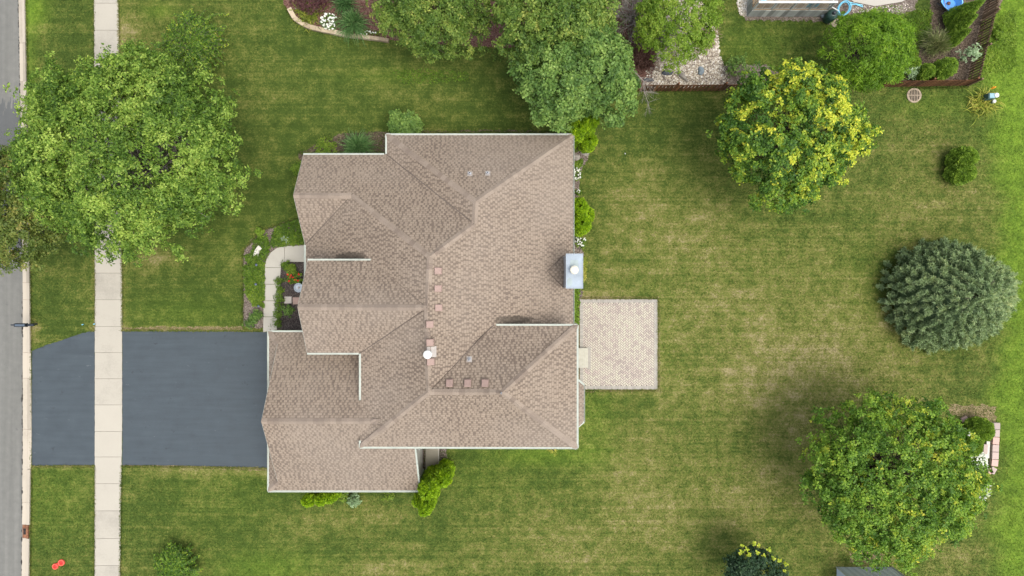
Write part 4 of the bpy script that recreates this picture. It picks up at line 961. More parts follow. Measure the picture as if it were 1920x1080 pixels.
# things standing up from the roof
def on_roof(px, py):
    z = 5.0
    for _ in range(12):
        q = P(px, py, z); zz = roof_z(q.x, q.y); z = zz if zz > 0 else z
    return P(px, py, z)
def slope_at(p):
    a = roof_z(p.x + .1, p.y); b = roof_z(p.x - .1, p.y); c = roof_z(p.x, p.y + .1); d = roof_z(p.x, p.y - .1); return (a - b) / .2, (c - d) / .2
vm = None
for px, py in ((822, 508), (822, 541), (823, 577), (806.5, 608), (807, 642), (808, 678), (843, 717.5), (877, 717.5), (909.5, 717.5)):
    p = on_roof(px, py); sx, sy = slope_at(p); m = MB(); h = .14
    def Z(dx, dy, up): return (p.x + dx, p.y + dy, p.z + sx * dx + sy * dy + up)
    a = .20; m.mesh([Z(-a, -a, .012), Z(a, -a, .012), Z(a, a, .012), Z(-a, a, .012)], [(0, 1, 2, 3)], 1)
    a = .16; b = .135; vs = [Z(-a, -a, .01), Z(a, -a, .01), Z(a, a, .01), Z(-a, a, .01), Z(-b, -b, h), Z(b, -b, h), Z(b, b, h), Z(-b, b, h)]
    m.mesh(vs, [(4, 5, 6, 7), (0, 1, 5, 4), (1, 2, 6, 5), (2, 3, 7, 6), (3, 0, 4, 7)], 0)
    a = .158; m.mesh([Z(-a, -a, h - .01), Z(a, -a, h - .01), Z(a, a, h - .01), Z(-a, a, h - .01), Z(-b, -b, h + .012), Z(b, -b, h + .012), Z(b, b, h + .012), Z(-b, b, h + .012)], [(4, 5, 6, 7), (0, 1, 5, 4), (1, 2, 6, 5), (2, 3, 7, 6), (3, 0, 4, 7)], 0)
    sub(m, 'roof_vent', [M['ventred'], M['shingle']], roof)
for px, py in ((881, 326), (914.5, 325), (880, 673.5), (940, 736)):
    p = on_roof(px, py); sx, sy = slope_at(p); m = MB(); s_ = .6 if px == 940 else 1
    def Z(dx, dy, up): return (p.x + dx, p.y + dy, p.z + sx * dx + sy * dy + up)
    m.mesh([Z(-.13 * s_, -.13 * s_, .012), Z(.13 * s_, -.13 * s_, .012), Z(.13 * s_, .13 * s_, .012), Z(-.13 * s_, .13 * s_, .012)], [(0, 1, 2, 3)], 2)
    m.lathe((p.x, p.y, p.z - .05), [(.09 * s_, 0), (.055 * s_, .12), (.05 * s_, .38)], 12, 0); m.lathe((p.x, p.y, p.z + .331), [(.037 * s_, 0), (.036 * s_, .003)], 10, 1)
    sub(m, 'plumbing_vent', [M['pipe'], M['hole'], M['flash']], roof)
p = on_roof(804, 663); m = MB(); m.lathe((p.x, p.y, p.z - .1), [(.16, 0), (.10, .25), (.10, .55)], 16, 0); m.lathe((p.x, p.y, p.z), [(.17, .44), (.20, .48), (.19, .54), (.13, .58), (.02, .60)], 20, 0)
sx, sy = slope_at(P(812, 660, p.z)); p2 = on_roof(811, 660); m.mesh([(p2.x + dx, p2.y + dy, p2.z + sx * dx + .014) for dx, dy in ((-.25, -.24), (.17, -.24), (.17, .27), (-.25, .27))], [(0, 1, 2, 3)], 1)
sub(m, 'flue_vent', [M['whiteplastic'], M['flash']], roof)
# step up to the patio door
st = empty('back_step', P(1096, 670), 'pale slatted step between the house and the brick patio', 'step')
m = MB(); s0, s1 = P(1082, 688.5), P(1101.5, 652)
for k in range(6): 
    xa = s0.x + (s1.x - s0.x) * k / 6; xb = s0.x + (s1.x - s0.x) * (k + 1) / 6; m.box(xa + .004, xb - .004, s0.y, s1.y, .24, .28)
m.build('tread', M['step'], st)
m = MB(); m.box(s0.x + .02, s1.x - .02, s0.y + .02, s1.y - .02, .0, .238); m.build('riser', M['siding'], st)
# concrete stoop by the side door
m = MB(); a = P(798, 866, .12); b = P(823.5, 842, .12); m.box(a.x, b.x, a.y - .6, b.y + .6, -.05, .13, 0, .2); o = m.build('side_stoop', concrete('stoop_concrete', (.31, .285, .225), .4)); tag(o, kind='structure')
m = MB(); a = P(821.5, 866, .12); m.box(a.x, b.x, a.y - .6, b.y + .6, .1305, .136, 0, .6); tag(m.build('stoop_edge', M['walk']), kind='structure')

# ------------------------------------------------------------------ trees
def tf_yellow(cx, cy, amt, seed):
    def f(d, p, lf, g):
        ph = np.sin(p[:, 0] * 1.7 + seed) * np.sin(p[:, 1] * 1.5 + seed * 2) + .6 * np.sin(p[:, 0] * 4.1 + p[:, 2] * 2) * np.sin(p[:, 1] * 3.7 + 1)
        side = d[:, 0] * cx + d[:, 1] * cy
        prob = np.clip(amt * (.25 + .55 * side + .5 * ph), 0, .8)
        y = g.random(len(p)) < prob; top = np.clip(d[:, 2], 0, 1)
        return np.where(y, .70 + .20 * g.random(len(p)) + .04 * top, .44 + (lf - .5) * .7 + g.normal(size=len(p)) * .11)
    return f
tree('maple_tree', 252, 294, 215, 5.6, 3.6, M['lf_maple'], M['barkgray'], 'big bright green leafy tree over the pavement in the front yard', K=4200, nper=26, spread=.23, ln=.135, wd=.072, tj=.2, bough=.135, seed=3, limbs=60, lobes=34, lob=.20,
     prof=[1.05, .88, .93, .88, .95, .98, .84, .95, 1.02, 1.04, 1.03, 1.02, 1.0, .84, .98, .93, .98, .86, 1.0, .96], base=(305, 318), shell=.5)
tree('street_tree', 20, 396, 116, 4.6, 2.8, M['lf_olive'], M['bark'], 'dull olive brown tree overhanging the road beside the kerb', K=2600, nper=20, spread=.2, ln=.115, wd=.075, seed=9, limbs=30, base=(88, 392), lobes=18,
     prof=[.98, .95, 1.1, 1.2, 1.2, 1, 1, 1, 1, 1, 1.0, 1.02, 1.02, 1.0, .98, .98])
tree('crabapple_tree', 816, 6, 120, 3.6, 2.5, M['lf_pear'], M['bark'], 'rounded yellow green tree in the mulched bed with curved stone edging', K=2700, nper=20, spread=.18, ln=.115, wd=.065, seed=14, limbs=30,
     prof=[1.2, 1.1, 1.1, 1.1, 1.1, 1.1, 1.1, 1.1, 1.13, 1.05, .85, .82, .84, .88, .98, 1.05], base=(830, 60))
tree('shade_tree', 1035, 22, 120, 5.4, 2.8, M['lf_pear'], M['barkgray'], 'yellowish green tree crown touching the top of the photo, behind the deep green tree', K=2100, nper=19, spread=.20, ln=.13, wd=.085, seed=21, limbs=26, base=(1040, 70))
tree('linden_tree', 1078, 140, 106, 4.6, 2.7, M['lf_deep'], M['bark'], 'deep green tree beside the north east corner of the house roof', K=2700, nper=20, spread=.23, ln=.14, wd=.10, seed=27, limbs=36, base=(1070, 150), lobes=22,
     prof=[1.14, 1.07, 1.0, 1.0, 1.0, 1.05, 1.1, 1.15, 1.22, 1.08, 1.08, 1.04, .78, .74, 1.14, 1.16], tintf=lambda d, p, lf, g: .56 + (lf - .5) * .8 + g.normal(size=len(p)) * .13)
tree('young_tree', 1264, 46, 84, 2.8, 1.7, M['lf_lime'], M['barkgray'], 'light lime green small tree above the pebble bed', K=1150, nper=19, spread=.17, ln=.105, wd=.065, seed=31, limbs=20, prof=[1.1, 1.15, 1.2, 1.2, 1.2, 1.1, .9, .95, .92, .88, .95, 1.05, 1.08, .95, 1.0, 1.0], base=(1250, 62))
tree('yellow_tipped_maple', 1480, 256, 149, 4.4, 2.7, M['lf_yellowtip'], M['bark'], 'round tree with bright yellow leaf tips near the wooden fence', K=2300, nper=22, spread=.20, ln=.13, wd=.09, seed=37, limbs=34, base=(1440, 275), lobes=24, lob=.15,
     prof=[1.02, 1.02, .98, .93, .95, .98, 1.0, 1.02, 1.02, .96, .96, 1.02, 1.0, .92, .86, .9], tintf=tf_yellow(.75, .35, .85, 1.0), tj=.10)
tree('golden_green_maple', 1662, 893, 176, 4.4, 2.7, M['lf_midgreen'], M['bark'], 'wide green tree with a few yellow sprigs in the lower right of the lawn', K=2600, nper=22, spread=.20, ln=.13, wd=.082, seed=41, limbs=36, base=(1615, 855), lobes=24, lob=.15,
     prof=[1.05, 1.04, .98, .98, .96, .98, 1.0, 1.02, .98, .92, .93, .98, .98, .97, .98, 1.02], tintf=tf_yellow(.9, .1, .34, 4.0), tj=.10)
tree('honey_locust_tree', 1632, 98, 86, 3.0, 2.0, M['lf_fern'], M['bark'], 'feathery bright green tree just inside the corner of the wooden fence', K=1500, nper=16, spread=.22, ln=.16, wd=.04, seed=45, limbs=24, base=(1580, 110),
     prof=[.92, .98, .95, .9, .95, .9, 1.02, 1.08, 1.12, 1.0, .9, .82, .85, .88, .92, .85], tw=.3)
tree('corner_maple', 1408, 1072, 66, 2.6, 1.5, M['lf_dark'], M['bark'], 'dark green tree with light yellow green shoots cut by the bottom edge of the photo', K=900, nper=13, spread=.17, ln=.12, wd=.075, seed=49, limbs=16, base=(1395, 1075), prof=[1.0, .9, .75, .7, .7, .75, .85, 1.0, 1.1, 1.0, 1, 1])
o = bpy.data.objects['corner_maple']
g = np.random.default_rng(3); spots = [(1392, 1022), (1400, 1030), (1415, 1020), (1423, 1025), (1404, 1040), (1420, 1036), (1432, 1042), (1436, 1053), (1442, 1030), (1450, 1046), (1462, 1052), (1445, 1060), (1474, 1057), (1458, 1066), (1470, 1072), (1438, 1072), (1406, 1052), (1390, 1036)]
pts = np.array([list(P(a, b, 3.3)) for a, b in spots]); leaves('foliage', pts, np.tile([0, 0, 1.0], (len(pts), 1)) + g.normal(size=pts.shape) * .2, 11, .12, .14, .10, M['lf_yellowtip'], np.full(len(pts), .79), o, tj=.07, seed=4)
m = MB()
for a in pts[::2]: m.tube((P(1400, 1075).x, P(1400, 1075).y, 1.5), a, .03, .008, 5)
m.build('branch', M['bark'], o)

# spruce: whorled rows of needle tufts round a cone
def spruce():
    g = np.random.default_rng(8); b = P(1754, 553); t = empty('blue_spruce', (b.x, b.y, 0), 'broad blue green spruce standing on the right side lawn', 'tree')
    hh = 4.3; Rr_ = 3.25; c = []; ax = []; tn = []
    for L in range(17):
        s = 1 - (1 - L / 16.6) ** 1.5; z0 = .25 + s * (hh - .3); rr_ = Rr_ * (1 - s ** 1.9) ** .62 * (1.0 - .05 * (L % 2)); nb = max(5, int(rr_ * 12.5))
        for i in range(nb):
            th = 2 * math.pi * (i + .5 * (L % 2)) / nb + g.normal() * .06; rj = 1 + g.normal() * .035; bt = g.normal() * .09
            for k in range(2):
                f = rj - k * .08 * (1.2 / max(.6, rr_ ** .5)) + g.normal() * .015
                sh = 1 + .035 * math.sin(th * 3 + 1) + .03 * math.sin(th * 5)
                c.append((b.x + rr_ * f * sh * math.cos(th + g.normal() * .02), b.y + rr_ * f * sh * math.sin(th), z0 + .05 * k + g.normal() * .03)); ax.append((math.cos(th) * .9, math.sin(th) * .9, .75))
                tn.append(.50 + bt + g.normal() * .05 + .22 * max(0, math.cos(th)) * (g.random() < .6) + .05 * (k == 0))  # east side tinted lighter: the sunlit side is put into the colour
    c.append((b.x, b.y, hh + .1)); ax.append((0, 0, 1)); tn.append(.6)
    c = np.array(c); c[:, 1] = b.y + (c[:, 1] - b.y) * .90; c[:, 2] = np.maximum(c[:, 2], .15); ax = nrm(np.array(ax)); n = len(c); nper = 120
    cc_ = np.repeat(c, nper, 0); aa = np.repeat(ax, nper, 0); tt = np.repeat(np.array(tn), nper); m = len(cc_)
    tdir = nrm(aa * .8 + g.normal(size=(m, 3)) * .62); along = g.random((m, 1)) ** 1.0
    p = cc_ + aa * (along - .6) * .42 + g.normal(size=(m, 3)) * .062 * (1.25 - along)
    sd_ = nrm(np.cross(tdir, g.normal(size=(m, 3)))); L = .15 * (.6 + .7 * g.random((m, 1))); W = .022 * (.7 + .6 * g.random((m, 1)))
    V = np.stack([p - sd_ * W, p + sd_ * W, p + tdir * L + sd_ * W * .3, p + tdir * L - sd_ * W * .3], 1).reshape(-1, 3); V[:, 2] = np.maximum(V[:, 2], .01)
    tint = np.clip(tt + g.normal(size=m) * .14, 0, 1)
    # inner bough mass
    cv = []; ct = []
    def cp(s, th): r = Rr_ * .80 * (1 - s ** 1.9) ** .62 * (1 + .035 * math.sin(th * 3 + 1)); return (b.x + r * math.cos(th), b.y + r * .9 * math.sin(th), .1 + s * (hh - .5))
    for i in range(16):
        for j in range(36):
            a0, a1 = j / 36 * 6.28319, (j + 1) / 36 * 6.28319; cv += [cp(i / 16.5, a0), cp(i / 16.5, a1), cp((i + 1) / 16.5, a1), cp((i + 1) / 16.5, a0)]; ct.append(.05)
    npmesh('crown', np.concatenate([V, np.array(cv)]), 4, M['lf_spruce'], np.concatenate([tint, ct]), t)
    mb = MB(); mb.path([b + Vector((0, 0, -.05)), b + Vector((0, 0, 2.5)), b + Vector((0, 0, hh))], .16, .02, 8)
    for i in range(60):
        th = i * 2.399; z = .3 + i / 60 * 3.6; r = Rr_ * .8 * (1 - (z / hh) ** 1.9) ** .62; mb.tube((b.x, b.y, z), (b.x + r * math.cos(th), b.y + r * math.sin(th), z + .1), .035, .01, 5)
    mb.build('trunk', M['bark'], t)
spruce()

# evergreens by the house
ARB = 'columnar evergreens round the house'
arbs = [  # top px, height, radius, label
    ((1084, 240), 3.4, .50, 'yellow green arborvitae touching the north east gutter corner'),
    ((1107, 224), 3.9, .47, 'tallest arborvitae of the trio by the north east roof corner, under the deep green tree'),
    ((1105, 262), 2.0, .45, 'short arborvitae in front of the pair at the north east roof corner'),
    ((1087, 388), 2.6, .50, 'round topped arborvitae, upper one of the pair at the middle of the east gutter'),
    ((1090, 418), 2.7, .56, 'round topped arborvitae, lower one of the pair at the middle of the east gutter'),
    ((1101, 402), 1.7, .42, 'low arborvitae bulging on the lawn side of the east wall pair'),
    ((801, 922), 4.4, .52, 'arborvitae leaning over the garage roof corner beside the side stoop'),
    ((797, 954), 4.9, .40, 'arborvitae reaching farthest down the lawn from the side stoop'),
    ((828, 900), 3.2, .50, 'arborvitae standing nearest the open lawn in the clump by the side stoop'),
    ((782, 941), 3.8, .27, 'slim arborvitae tip against the garage gutter in the clump by the side stoop'),
    ((576, 940), 2.6, .34, 'small arborvitae at the left end under the garage gutter'),
    ((600, 938), 2.5, .33, 'small arborvitae second from the left under the garage gutter'),
    ((617, 933), 2.4, .36, 'small arborvitae third from the left under the garage gutter'),
]
for i, (tp, h, r_, lab) in enumerate(arbs):
    b = P(tp[0], tp[1], h * .86); b.z = 0
    shape_shrub('arborvitae', b, h, r_, lab, M['lf_arb'], 'shrub', ARB, 'column', n=int(5200 * (h * r_ / 1.4)) + 1500, ln=.085, wd=.045, seed=50 + i)
RA = 'cone shaped evergreens inside the fenced garden'
for i, (tp, h, r_, lab) in enumerate([((1832, 8), 2.9, .62, 'cone evergreen right of the blue wheelbarrow at the top edge'), ((1822, 34), 2.3, .48, 'cone evergreen below the blue wheelbarrow'), ((1810, 61), 2.3, .47, 'third cone evergreen down the row by the slatted fence'),
                                      ((1716, 117), 1.5, .36, 'small clipped evergreen beside the feathery tree inside the fence'), ((1742, 131), 1.5, .42, 'clipped evergreen in the middle of the row behind the lower fence'), ((1781, 124), 1.9, .55, 'wider clipped evergreen under the straw coloured ornamental grass')]):
    b = P(tp[0], tp[1], h * .8); b.z = 0
    shape_shrub('cone_evergreen', b, h, r_, lab, M['lf_arbdark'], 'shrub', RA, 'cone' if i < 3 else 'ball', n=3800, ln=.09, wd=.045, seed=80 + i)
b = P(1788, 301); shape_shrub('clipped_bush', b, 1.6, .70, 'round clipped bush on the right lawn, upper lobe with a bright rim', M['lf_arbdark'], 'shrub', None, 'ball', n=6500, ry=.62, seed=90)
b = P(1786, 328); shape_shrub('clipped_bush', b, 1.5, .70, 'round clipped bush on the right lawn, lower lobe with a bright rim', M['lf_arbdark'], 'shrub', None, 'ball', n=6500, ry=.62, seed=91)
b = P(1822, 801); shape_shrub('clipped_bush', b, 1.3, .74, 'dense round green bush beside the pink block edging', M['lf_arbdark'], 'shrub', None, 'ball', n=6800, ry=.66, seed=92)
b = P(1806, 829); shape_shrub('clipped_bush', b, 1.2, .62, 'smaller dark bush between the wide green tree and the pink block edging', M['lf_arbdark'], 'shrub', None, 'ball', n=5200, seed=93)
bush('hydrangea_bush', 760, 240, 36, 1.5, 'bluish green leafy bush tucked against the north gutter', M['lf_deep'], K=320, nper=14, ln=.13, wd=.09, spread=.15, seed=101, tc=.62)
bush('low_bush', 612, 281, 26, 1.0, 'bright green low bush behind the north west gutter', M['lf_ground'], K=150, seed=102, tc=.7)
bush('corner_bush', 561, 318, 14, .9, 'bright green bush peeping out beside the north west gable', M['lf_ground'], K=90, seed=103, tc=.6)
bush('garden_bush', 665, 936, 13, .7, 'pale green leafy plant under the garage gutter', M['lf_pale'], 'plant', K=50, nper=9, ln=.12, wd=.08, seed=104, tc=.35)
bush('garden_bush', 645, 929, 10, .6, 'tiny leafy plant under the garage gutter next to the arborvitaes', M['lf_ground'], 'plant', K=34, nper=9, ln=.11, wd=.07, seed=105, tc=.7)
bush('garden_bush', 730, 928, 10, .5, 'sparse tiny plant under the right end of the garage gutter', M['lf_ground'], 'plant', K=24, nper=9, ln=.1, wd=.06, seed=106, tc=.7)
bush('yellow_weed', 1036, 843, 8, .5, 'small yellow green weed showing below the south gutter', M['lf_gold'], 'plant', K=16, nper=8, ln=.12, wd=.03, seed=107, tc=.7)
bush('climbing_plant', 1813, 105, 17, 1.7, 'tall pale leafed plant against the inside of the slatted fence', M['lf_pale'], 'plant', K=60, nper=8, ln=.11, wd=.07, seed=108, tc=.6, prof=[.7, .8, 1.4, 1.5, 1.0, .7, .7, 1.0, 1.4, 1.2, .9, .7])
bush('silver_shrub', 1703, 134, 18, 1.2, 'pale grey green shrub by the end of the lower fence', M['lf_pale'], 'shrub', K=130, nper=10, ln=.09, wd=.04, seed=109, tc=.5)
bush('wild_shrub', 1872, 62, 15, .4, 'lime green wild plants growing outside the slatted fence', M['lf_lime'], 'plant', K=90, nper=10, ln=.11, wd=.055, seed=110, tc=.5, prof=[.8, .9, 1.3, 1.5, 1.1, .7, .8, 1.2, 1.5, 1.2, .9, .8])
bush('fence_shrub', 1380, 125, 24, 1.0, 'loose green shrub at the edge of the pebble bed near the yellow tipped tree', M['lf_deep'], K=120, nper=9, ln=.1, wd=.05, seed=111, tc=.55)
bush('wild_shrub', 1150, 125, 40, 1.6, 'dark tangled undergrowth between the deep green tree and the pebble bed', M['lf_deep'], 'shrub', K=280, nper=11, seed=112, tc=.4)
bush('wild_shrub', 1010, 100, 34, 1.2, 'shaded undergrowth below the yellowish green crown', M['lf_deep'], 'shrub', K=150, nper=11, seed=113, tc=.3)
# tufts of grass
def tuft(name, px, py, n, L, h, wd, mat, label, seed, tc=.5, spread=.12, asym=None, cat='ornamental grass'):
    c = P(px, py); t = empty(name, (c.x, c.y, 0), label, cat); blades_mesh('blades', [(c.x, c.y)], n, L, h, wd, M[mat], seed, t, tc=tc, spread=spread, asym=asym); return t
tuft('ornamental_grass', 674, 280, 420, 1.25, 1.3, .03, 'lf_grass', 'fountain of blue green grass behind the north west gutter', 1, .6)
tuft('ornamental_grass', 666, 48, 420, 1.25, 1.2, .03, 'lf_grass', 'fountain grass beside the white flowers in the stone edged bed', 2, .55, asym=(.25, -1.9))
tuft('ornamental_grass', 650, 12, 260, 1.1, .9, .03, 'lf_grass', 'darker grass clump above the fountain grass in the stone edged bed', 3, .35)
tuft('ornamental_grass', 1744, 92, 520, 1.15, 1.4, .022, 'lf_grassdry', 'straw tipped feather grass inside the fenced garden', 4, .5, asym=(.3, 1.6))
tuft('yellow_daylily', 1840, 196, 230, .95, .55, .04, 'lf_gold', 'yellow green strappy plant beside the green utility box', 5, .55, .3)
tuft('low_perennial', 580, 30, 260, .75, .45, .03, 'lf_gold', 'golden green grassy perennial above the curved stone edging', 6, .3, .32)
tuft('silver_yucca', 537, 447, 42, .42, .38, .035, 'lf_silver', 'silvery star shaped plant above the curved front walk', 7, .5, .03)
# arching shrub in the front yard
def arching(name, px, py, L, h, n, label, mat, seed, wd=.10, ln=.12):
    c = P(px, py); g = np.random.default_rng(seed); t = empty(name, (c.x, c.y, 0), label, 'shrub'); C_ = []; A_ = []; mb = MB()
    for i in range(n):
        th = g.uniform(0, 6.283); l = L * (.35 + .65 * g.random() ** .6); hh = h * (.55 + .5 * g.random()); cur = g.normal() * .35; x0 = c.x + g.normal() * .2; y0 = c.y + g.normal() * .2; prev = None
        for k in range(9):
            s = k / 8; q = Vector((x0 + l * s * math.cos(th + cur * s), y0 + l * s * math.sin(th + cur * s), hh * (1 - (1.55 * s - .85) ** 2 * .9) + .05))
            if k: C_.append(q.lerp(prev, .5)); A_.append((math.cos(th) * .3, math.sin(th) * .3, 1)); C_.append(q)
            if k: A_.append((0, 0, 1)); mb.tube(prev, q, .012, .008, 4)
            prev = q
    mb.build('stems', M['bark'], t); C_ = np.array([list(q) for q in C_]); leaves('foliage', C_, np.array(A_, float), 7, .09, ln, .04, mat, .36 + g.normal(size=len(C_)) * .16, t, seed=seed)
arching('arching_shrub', 372, 92, 1.9, 1.15, 260, 'arching weeping shrub with long green sprays above the big front yard tree', M['lf_midgreen'], 61)
arching('arching_shrub', 341, 1052, 1.05, 1.0, 170, 'small bushy shrub on the lawn at the bottom left of the photo', M['lf_midgreen'], 62)
# barberry
bush('barberry_bush', 588, -8, 52, 1.0, 'burgundy leafed barberry at the top of the stone edged bed', M['lf_red'], K=420, nper=12, ln=.08, wd=.05, seed=121, prof=[1, 1, 1, 1, 1, 1, 1.0, .9, .8, .7, .7, .8])
# flowers
flowers('white_flowers', 617, 40, 17, .5, 60, M['lf_deep'], M['white_flower'], 'mound of white blossoms by the curved stone edging', seed=1, fl=.085)
flowers('white_flowers', 690, 62, 22, .3, 14, M['lf_ground'], M['white_flower'], 'few low white flowers trailing over the stone edging', seed=2, fl=.06, ry=5)
flowers('white_flowers', 1082, 325, 8, .4, 20, M['lf_ground'], M['white_flower'], 'white flowers beside the east gutter below the north east arborvitaes', seed=3, fl=.075, ry=13)
flowers('white_flowers', 1085, 360, 4, .3, 5, M['lf_ground'], M['white_flower'], 'handful of white flowers just above the middle pair of arborvitaes', seed=4, fl=.06)
flowers('white_flowers', 1088, 454, 11, .4, 22, M['lf_ground'], M['white_flower'], 'white flowers between the middle arborvitaes and the chimney', seed=5, fl=.07, ry=13)
flowers('white_hydrangea', 1836, 868, 18, 1.0, 90, M['lf_deep'], M['white_flower'], 'white hydrangea flowers at the right edge of the wide green tree', seed=6, fl=.10, ry=24)
flowers('white_hydrangea', 1845, 915, 13, .8, 34, M['lf_deep'], M['white_flower'], 'lower patch of white hydrangea flowers below the pink block edging', seed=7, fl=.09, ry=26)
flowers('pale_flowers', 1811, 811, 8, .9, 12, M['lf_pale'], M['white_flower'], 'small pale bluish plant between the two dense round bushes', seed=8, fl=.08)
flowers('rose_bush', 543, 522, 9, .45, 7, M['lf_ground'], M['red_flower'], 'red flowers in the dark mulch by the front walk', seed=9, fl=.085, ry=9)
flowers('rose_bush', 558, 523, 9, .5, 5, M['lf_lime'], M['red_flower'], 'leafy plant with a red bloom next to the grey birdbath', seed=10, fl=.07, ry=14)
bush('entry_shrub', 547, 506, 10, .6, 'light green shrub nearest the inner bend of the front walk', M['lf_ground'], 'plant', K=50, ln=.08, seed=131, tc=.75)
bush('entry_shrub', 537, 498, 7, .5, 'small dark green shrub in the inner corner of the front walk', M['lf_ground'], 'plant', K=28, ln=.08, seed=132, tc=.45)
bush('entry_shrub', 541, 583, 8, .5, 'round dark green shrub alone in the dark mulch below the stepping stones', M['lf_deep'], 'plant', K=40, ln=.08, seed=133, tc=.5)
for i, (x, y, rr_, lab) in enumerate([(526, 527, 6, 'low hedge mound beside the red flowers'), (525, 545, 6, 'low hedge mound level with the grey birdbath'), (524, 558, 6, 'low hedge mound beside the stepping stones'), (523, 572, 6, 'low hedge mound just below the stepping stones'), (522, 589, 6, 'low hedge mound next to last before the garage'), (522, 606, 7, 'low hedge mound nearest the garage gutter')]):
    bush('hedge_mound', x, y, rr_, .35, lab + ' along the front walk', M['lf_ground'], 'plant', 'hedge mounds along the front walk', K=34, ln=.07, wd=.04, seed=140 + i, tc=.45, prof=[.8, 1, 1.5, 1.5, 1, .8, .8, 1, 1.5, 1.5, 1, .8])
# ground cover in the front beds
ground_leaves('ground_cover', [(456, 500), (497, 492), (496, 575), (475, 572), (463, 550)], 850, .22, M['lf_ground'], 'leafy ground cover left of the front walk', seed=1, tcs=.6)
ground_leaves('ground_cover', [(515, 430), (540, 418), (570, 410), (572, 458), (525, 462), (508, 462)], 700, .30, M['lf_ground'], 'leafy ground cover above the curve of the front walk', seed=2, tcs=.45)
ground_leaves('ground_cover', [(478, 450), (500, 440), (508, 466), (497, 492), (470, 498), (458, 480), (474, 470)], 330, .2, M['lf_ground'], 'leafy ground cover round the white stone', seed=3, tcs=.5)
bush('bed_shrub', 483, 592, 12, .7, 'dark green shrub at the lower end of the bed left of the front walk', M['lf_deep'], 'plant', K=70, ln=.09, seed=151, tc=.5)
bush('bed_shrub', 470, 606, 8, .5, 'smaller dark green shrub next to the driveway corner', M['lf_deep'], 'plant', K=36, ln=.09, seed=152, tc=.45)
bush('bed_shrub', 488, 436, 9, .5, 'bright green leafy plant at the outer tip of the front bed', M['lf_lime'], 'plant', K=44, ln=.1, seed=153, tc=.4)
ground_leaves('side_weeds', [(1074, 520), (1092, 522), (1086, 545), (1085, 608), (1074, 608)], 200, .12, M['lf_lime'], 'bright green weeds between the east gutter and the patio', seed=4, tcs=.4)
ground_leaves('side_weeds', [(1090, 480), (1099, 485), (1098, 525), (1090, 530)], 90, .12, M['lf_gold'], 'yellow green weeds right of the chimney', seed=5, tcs=.5)
ground_leaves('side_weeds', [(1078, 305), (1092, 298), (1090, 312), (1078, 318)], 60, .12, M['lf_ground'], 'low weeds beside the flat stones under the east gutter', seed=6)
ground_leaves('clover_patch', [(730, 132), (800, 128), (880, 136), (880, 152), (760, 158)], 320, .03, M['lf_lime'], 'patch of broad leafed weeds in the lawn above the house', seed=7, tcs=.15, ln=.07, spread=.08, nper=5)
ground_leaves('wild_growth', [(1840, 40), (1905, 20), (1905, 130), (1850, 140), (1830, 120)], 900, .10, M['lf_lime'], 'lush weeds outside the slatted fence', seed=8, tcs=.5, ln=.1, wd=.04)
ground_leaves('wild_growth', [(1100, -20), (1215, -20), (1225, 60), (1170, 110), (1120, 90)], 260, .8, M['lf_deep'], 'scattered leafy shoots among the bare brush', seed=9, tcs=.45)
ground_leaves('garden_growth', [(1715, 20), (1745, 20), (1745, 60), (1722, 80), (1700, 70), (1690, 40)], 420, .15, M['lf_lime'], 'bright weedy grass left of the wheelbarrow', seed=10, tcs=.2, wd=.03)
ground_leaves('garden_growth', [(1700, 90), (1722, 95), (1715, 125), (1700, 125)], 120, .2, M['lf_ground'], 'leafy growth between the feathery tree and the feather grass', seed=11)
ground_leaves('bed_growth', [(740, 76), (900, 88), (960, 96), (990, 150), (975, 130), (880, 100)], 90, .2, M['lf_pear'], 'low shoots under the crabapple edge', seed=12)
# bare brush
def brush(name, px, py, L, h, n, mat, label, seed, sub_=3):
    c = P(px, py); t = empty(name, (c.x, c.y, 0), label, 'brush'); r = random.Random(seed); mb = MB()
    for i in range(n):
        th = r.uniform(0, 6.283); l = L * r.uniform(.4, 1.05); p = Vector((c.x + r.gauss(0, .15), c.y + r.gauss(0, .15), .0)); el = r.uniform(.25, 1.0); pts = [p]; cur = r.gauss(0, .3)
        for k in range(1, 6):
            s = k / 5; pts.append(Vector((p.x + l * s * math.cos(th + cur * s), p.y + l * s * math.sin(th + cur * s), h * el * (1 - (1.3 * s - 1) ** 2))))
        mb.path(pts, .018, .006, 4)
        for j in range(sub_):
            k = r.randrange(2, 5); q = pts[k]; a2 = th + r.gauss(0, .7); l2 = l * r.uniform(.2, .4); mb.tube(q, q + Vector((l2 * math.cos(a2), l2 * math.sin(a2), r.uniform(-.1, .25))), .008, .003, 3)
    mb.build('twigs', mat, t); return t
brush('brush_pile', 1322, 74, .72, .8, 170, M['barktan'], 'pale tan heap of cut twigs at the pebble bed', 1)
brush('brush_pile', 1208, 118, .62, .6, 220, M['mulch_red'], 'dense brown twiggy shrub beside the fence end', 2, 4)
brush('bare_shrub', 1188, 40, 1.9, 1.5, 70, M['barkgray'], 'leafless grey branching shrub between the tree crowns at the top', 3, 12)
brush('bare_shrub', 1182, 92, 1.3, 1.2, 90, M['mulch_red'], 'reddish brown twiggy shrub at the right edge of the deep green tree', 13, 8)
brush('bare_shrub', 1232, 76, .9, 1.0, 60, M['barkgray'], 'small leafless shrub below the lime green tree', 4, 6)
c = P(1198, 138, .9); m = MB(); r = random.Random(5)
main = [P(1178, 122, 2.6), P(1200, 145, 2.6), P(1207, 152, 2.5), P(1208, 172, 2.4), P(1215, 192, 2.3)]; m.path(main, .035, .012, 5)
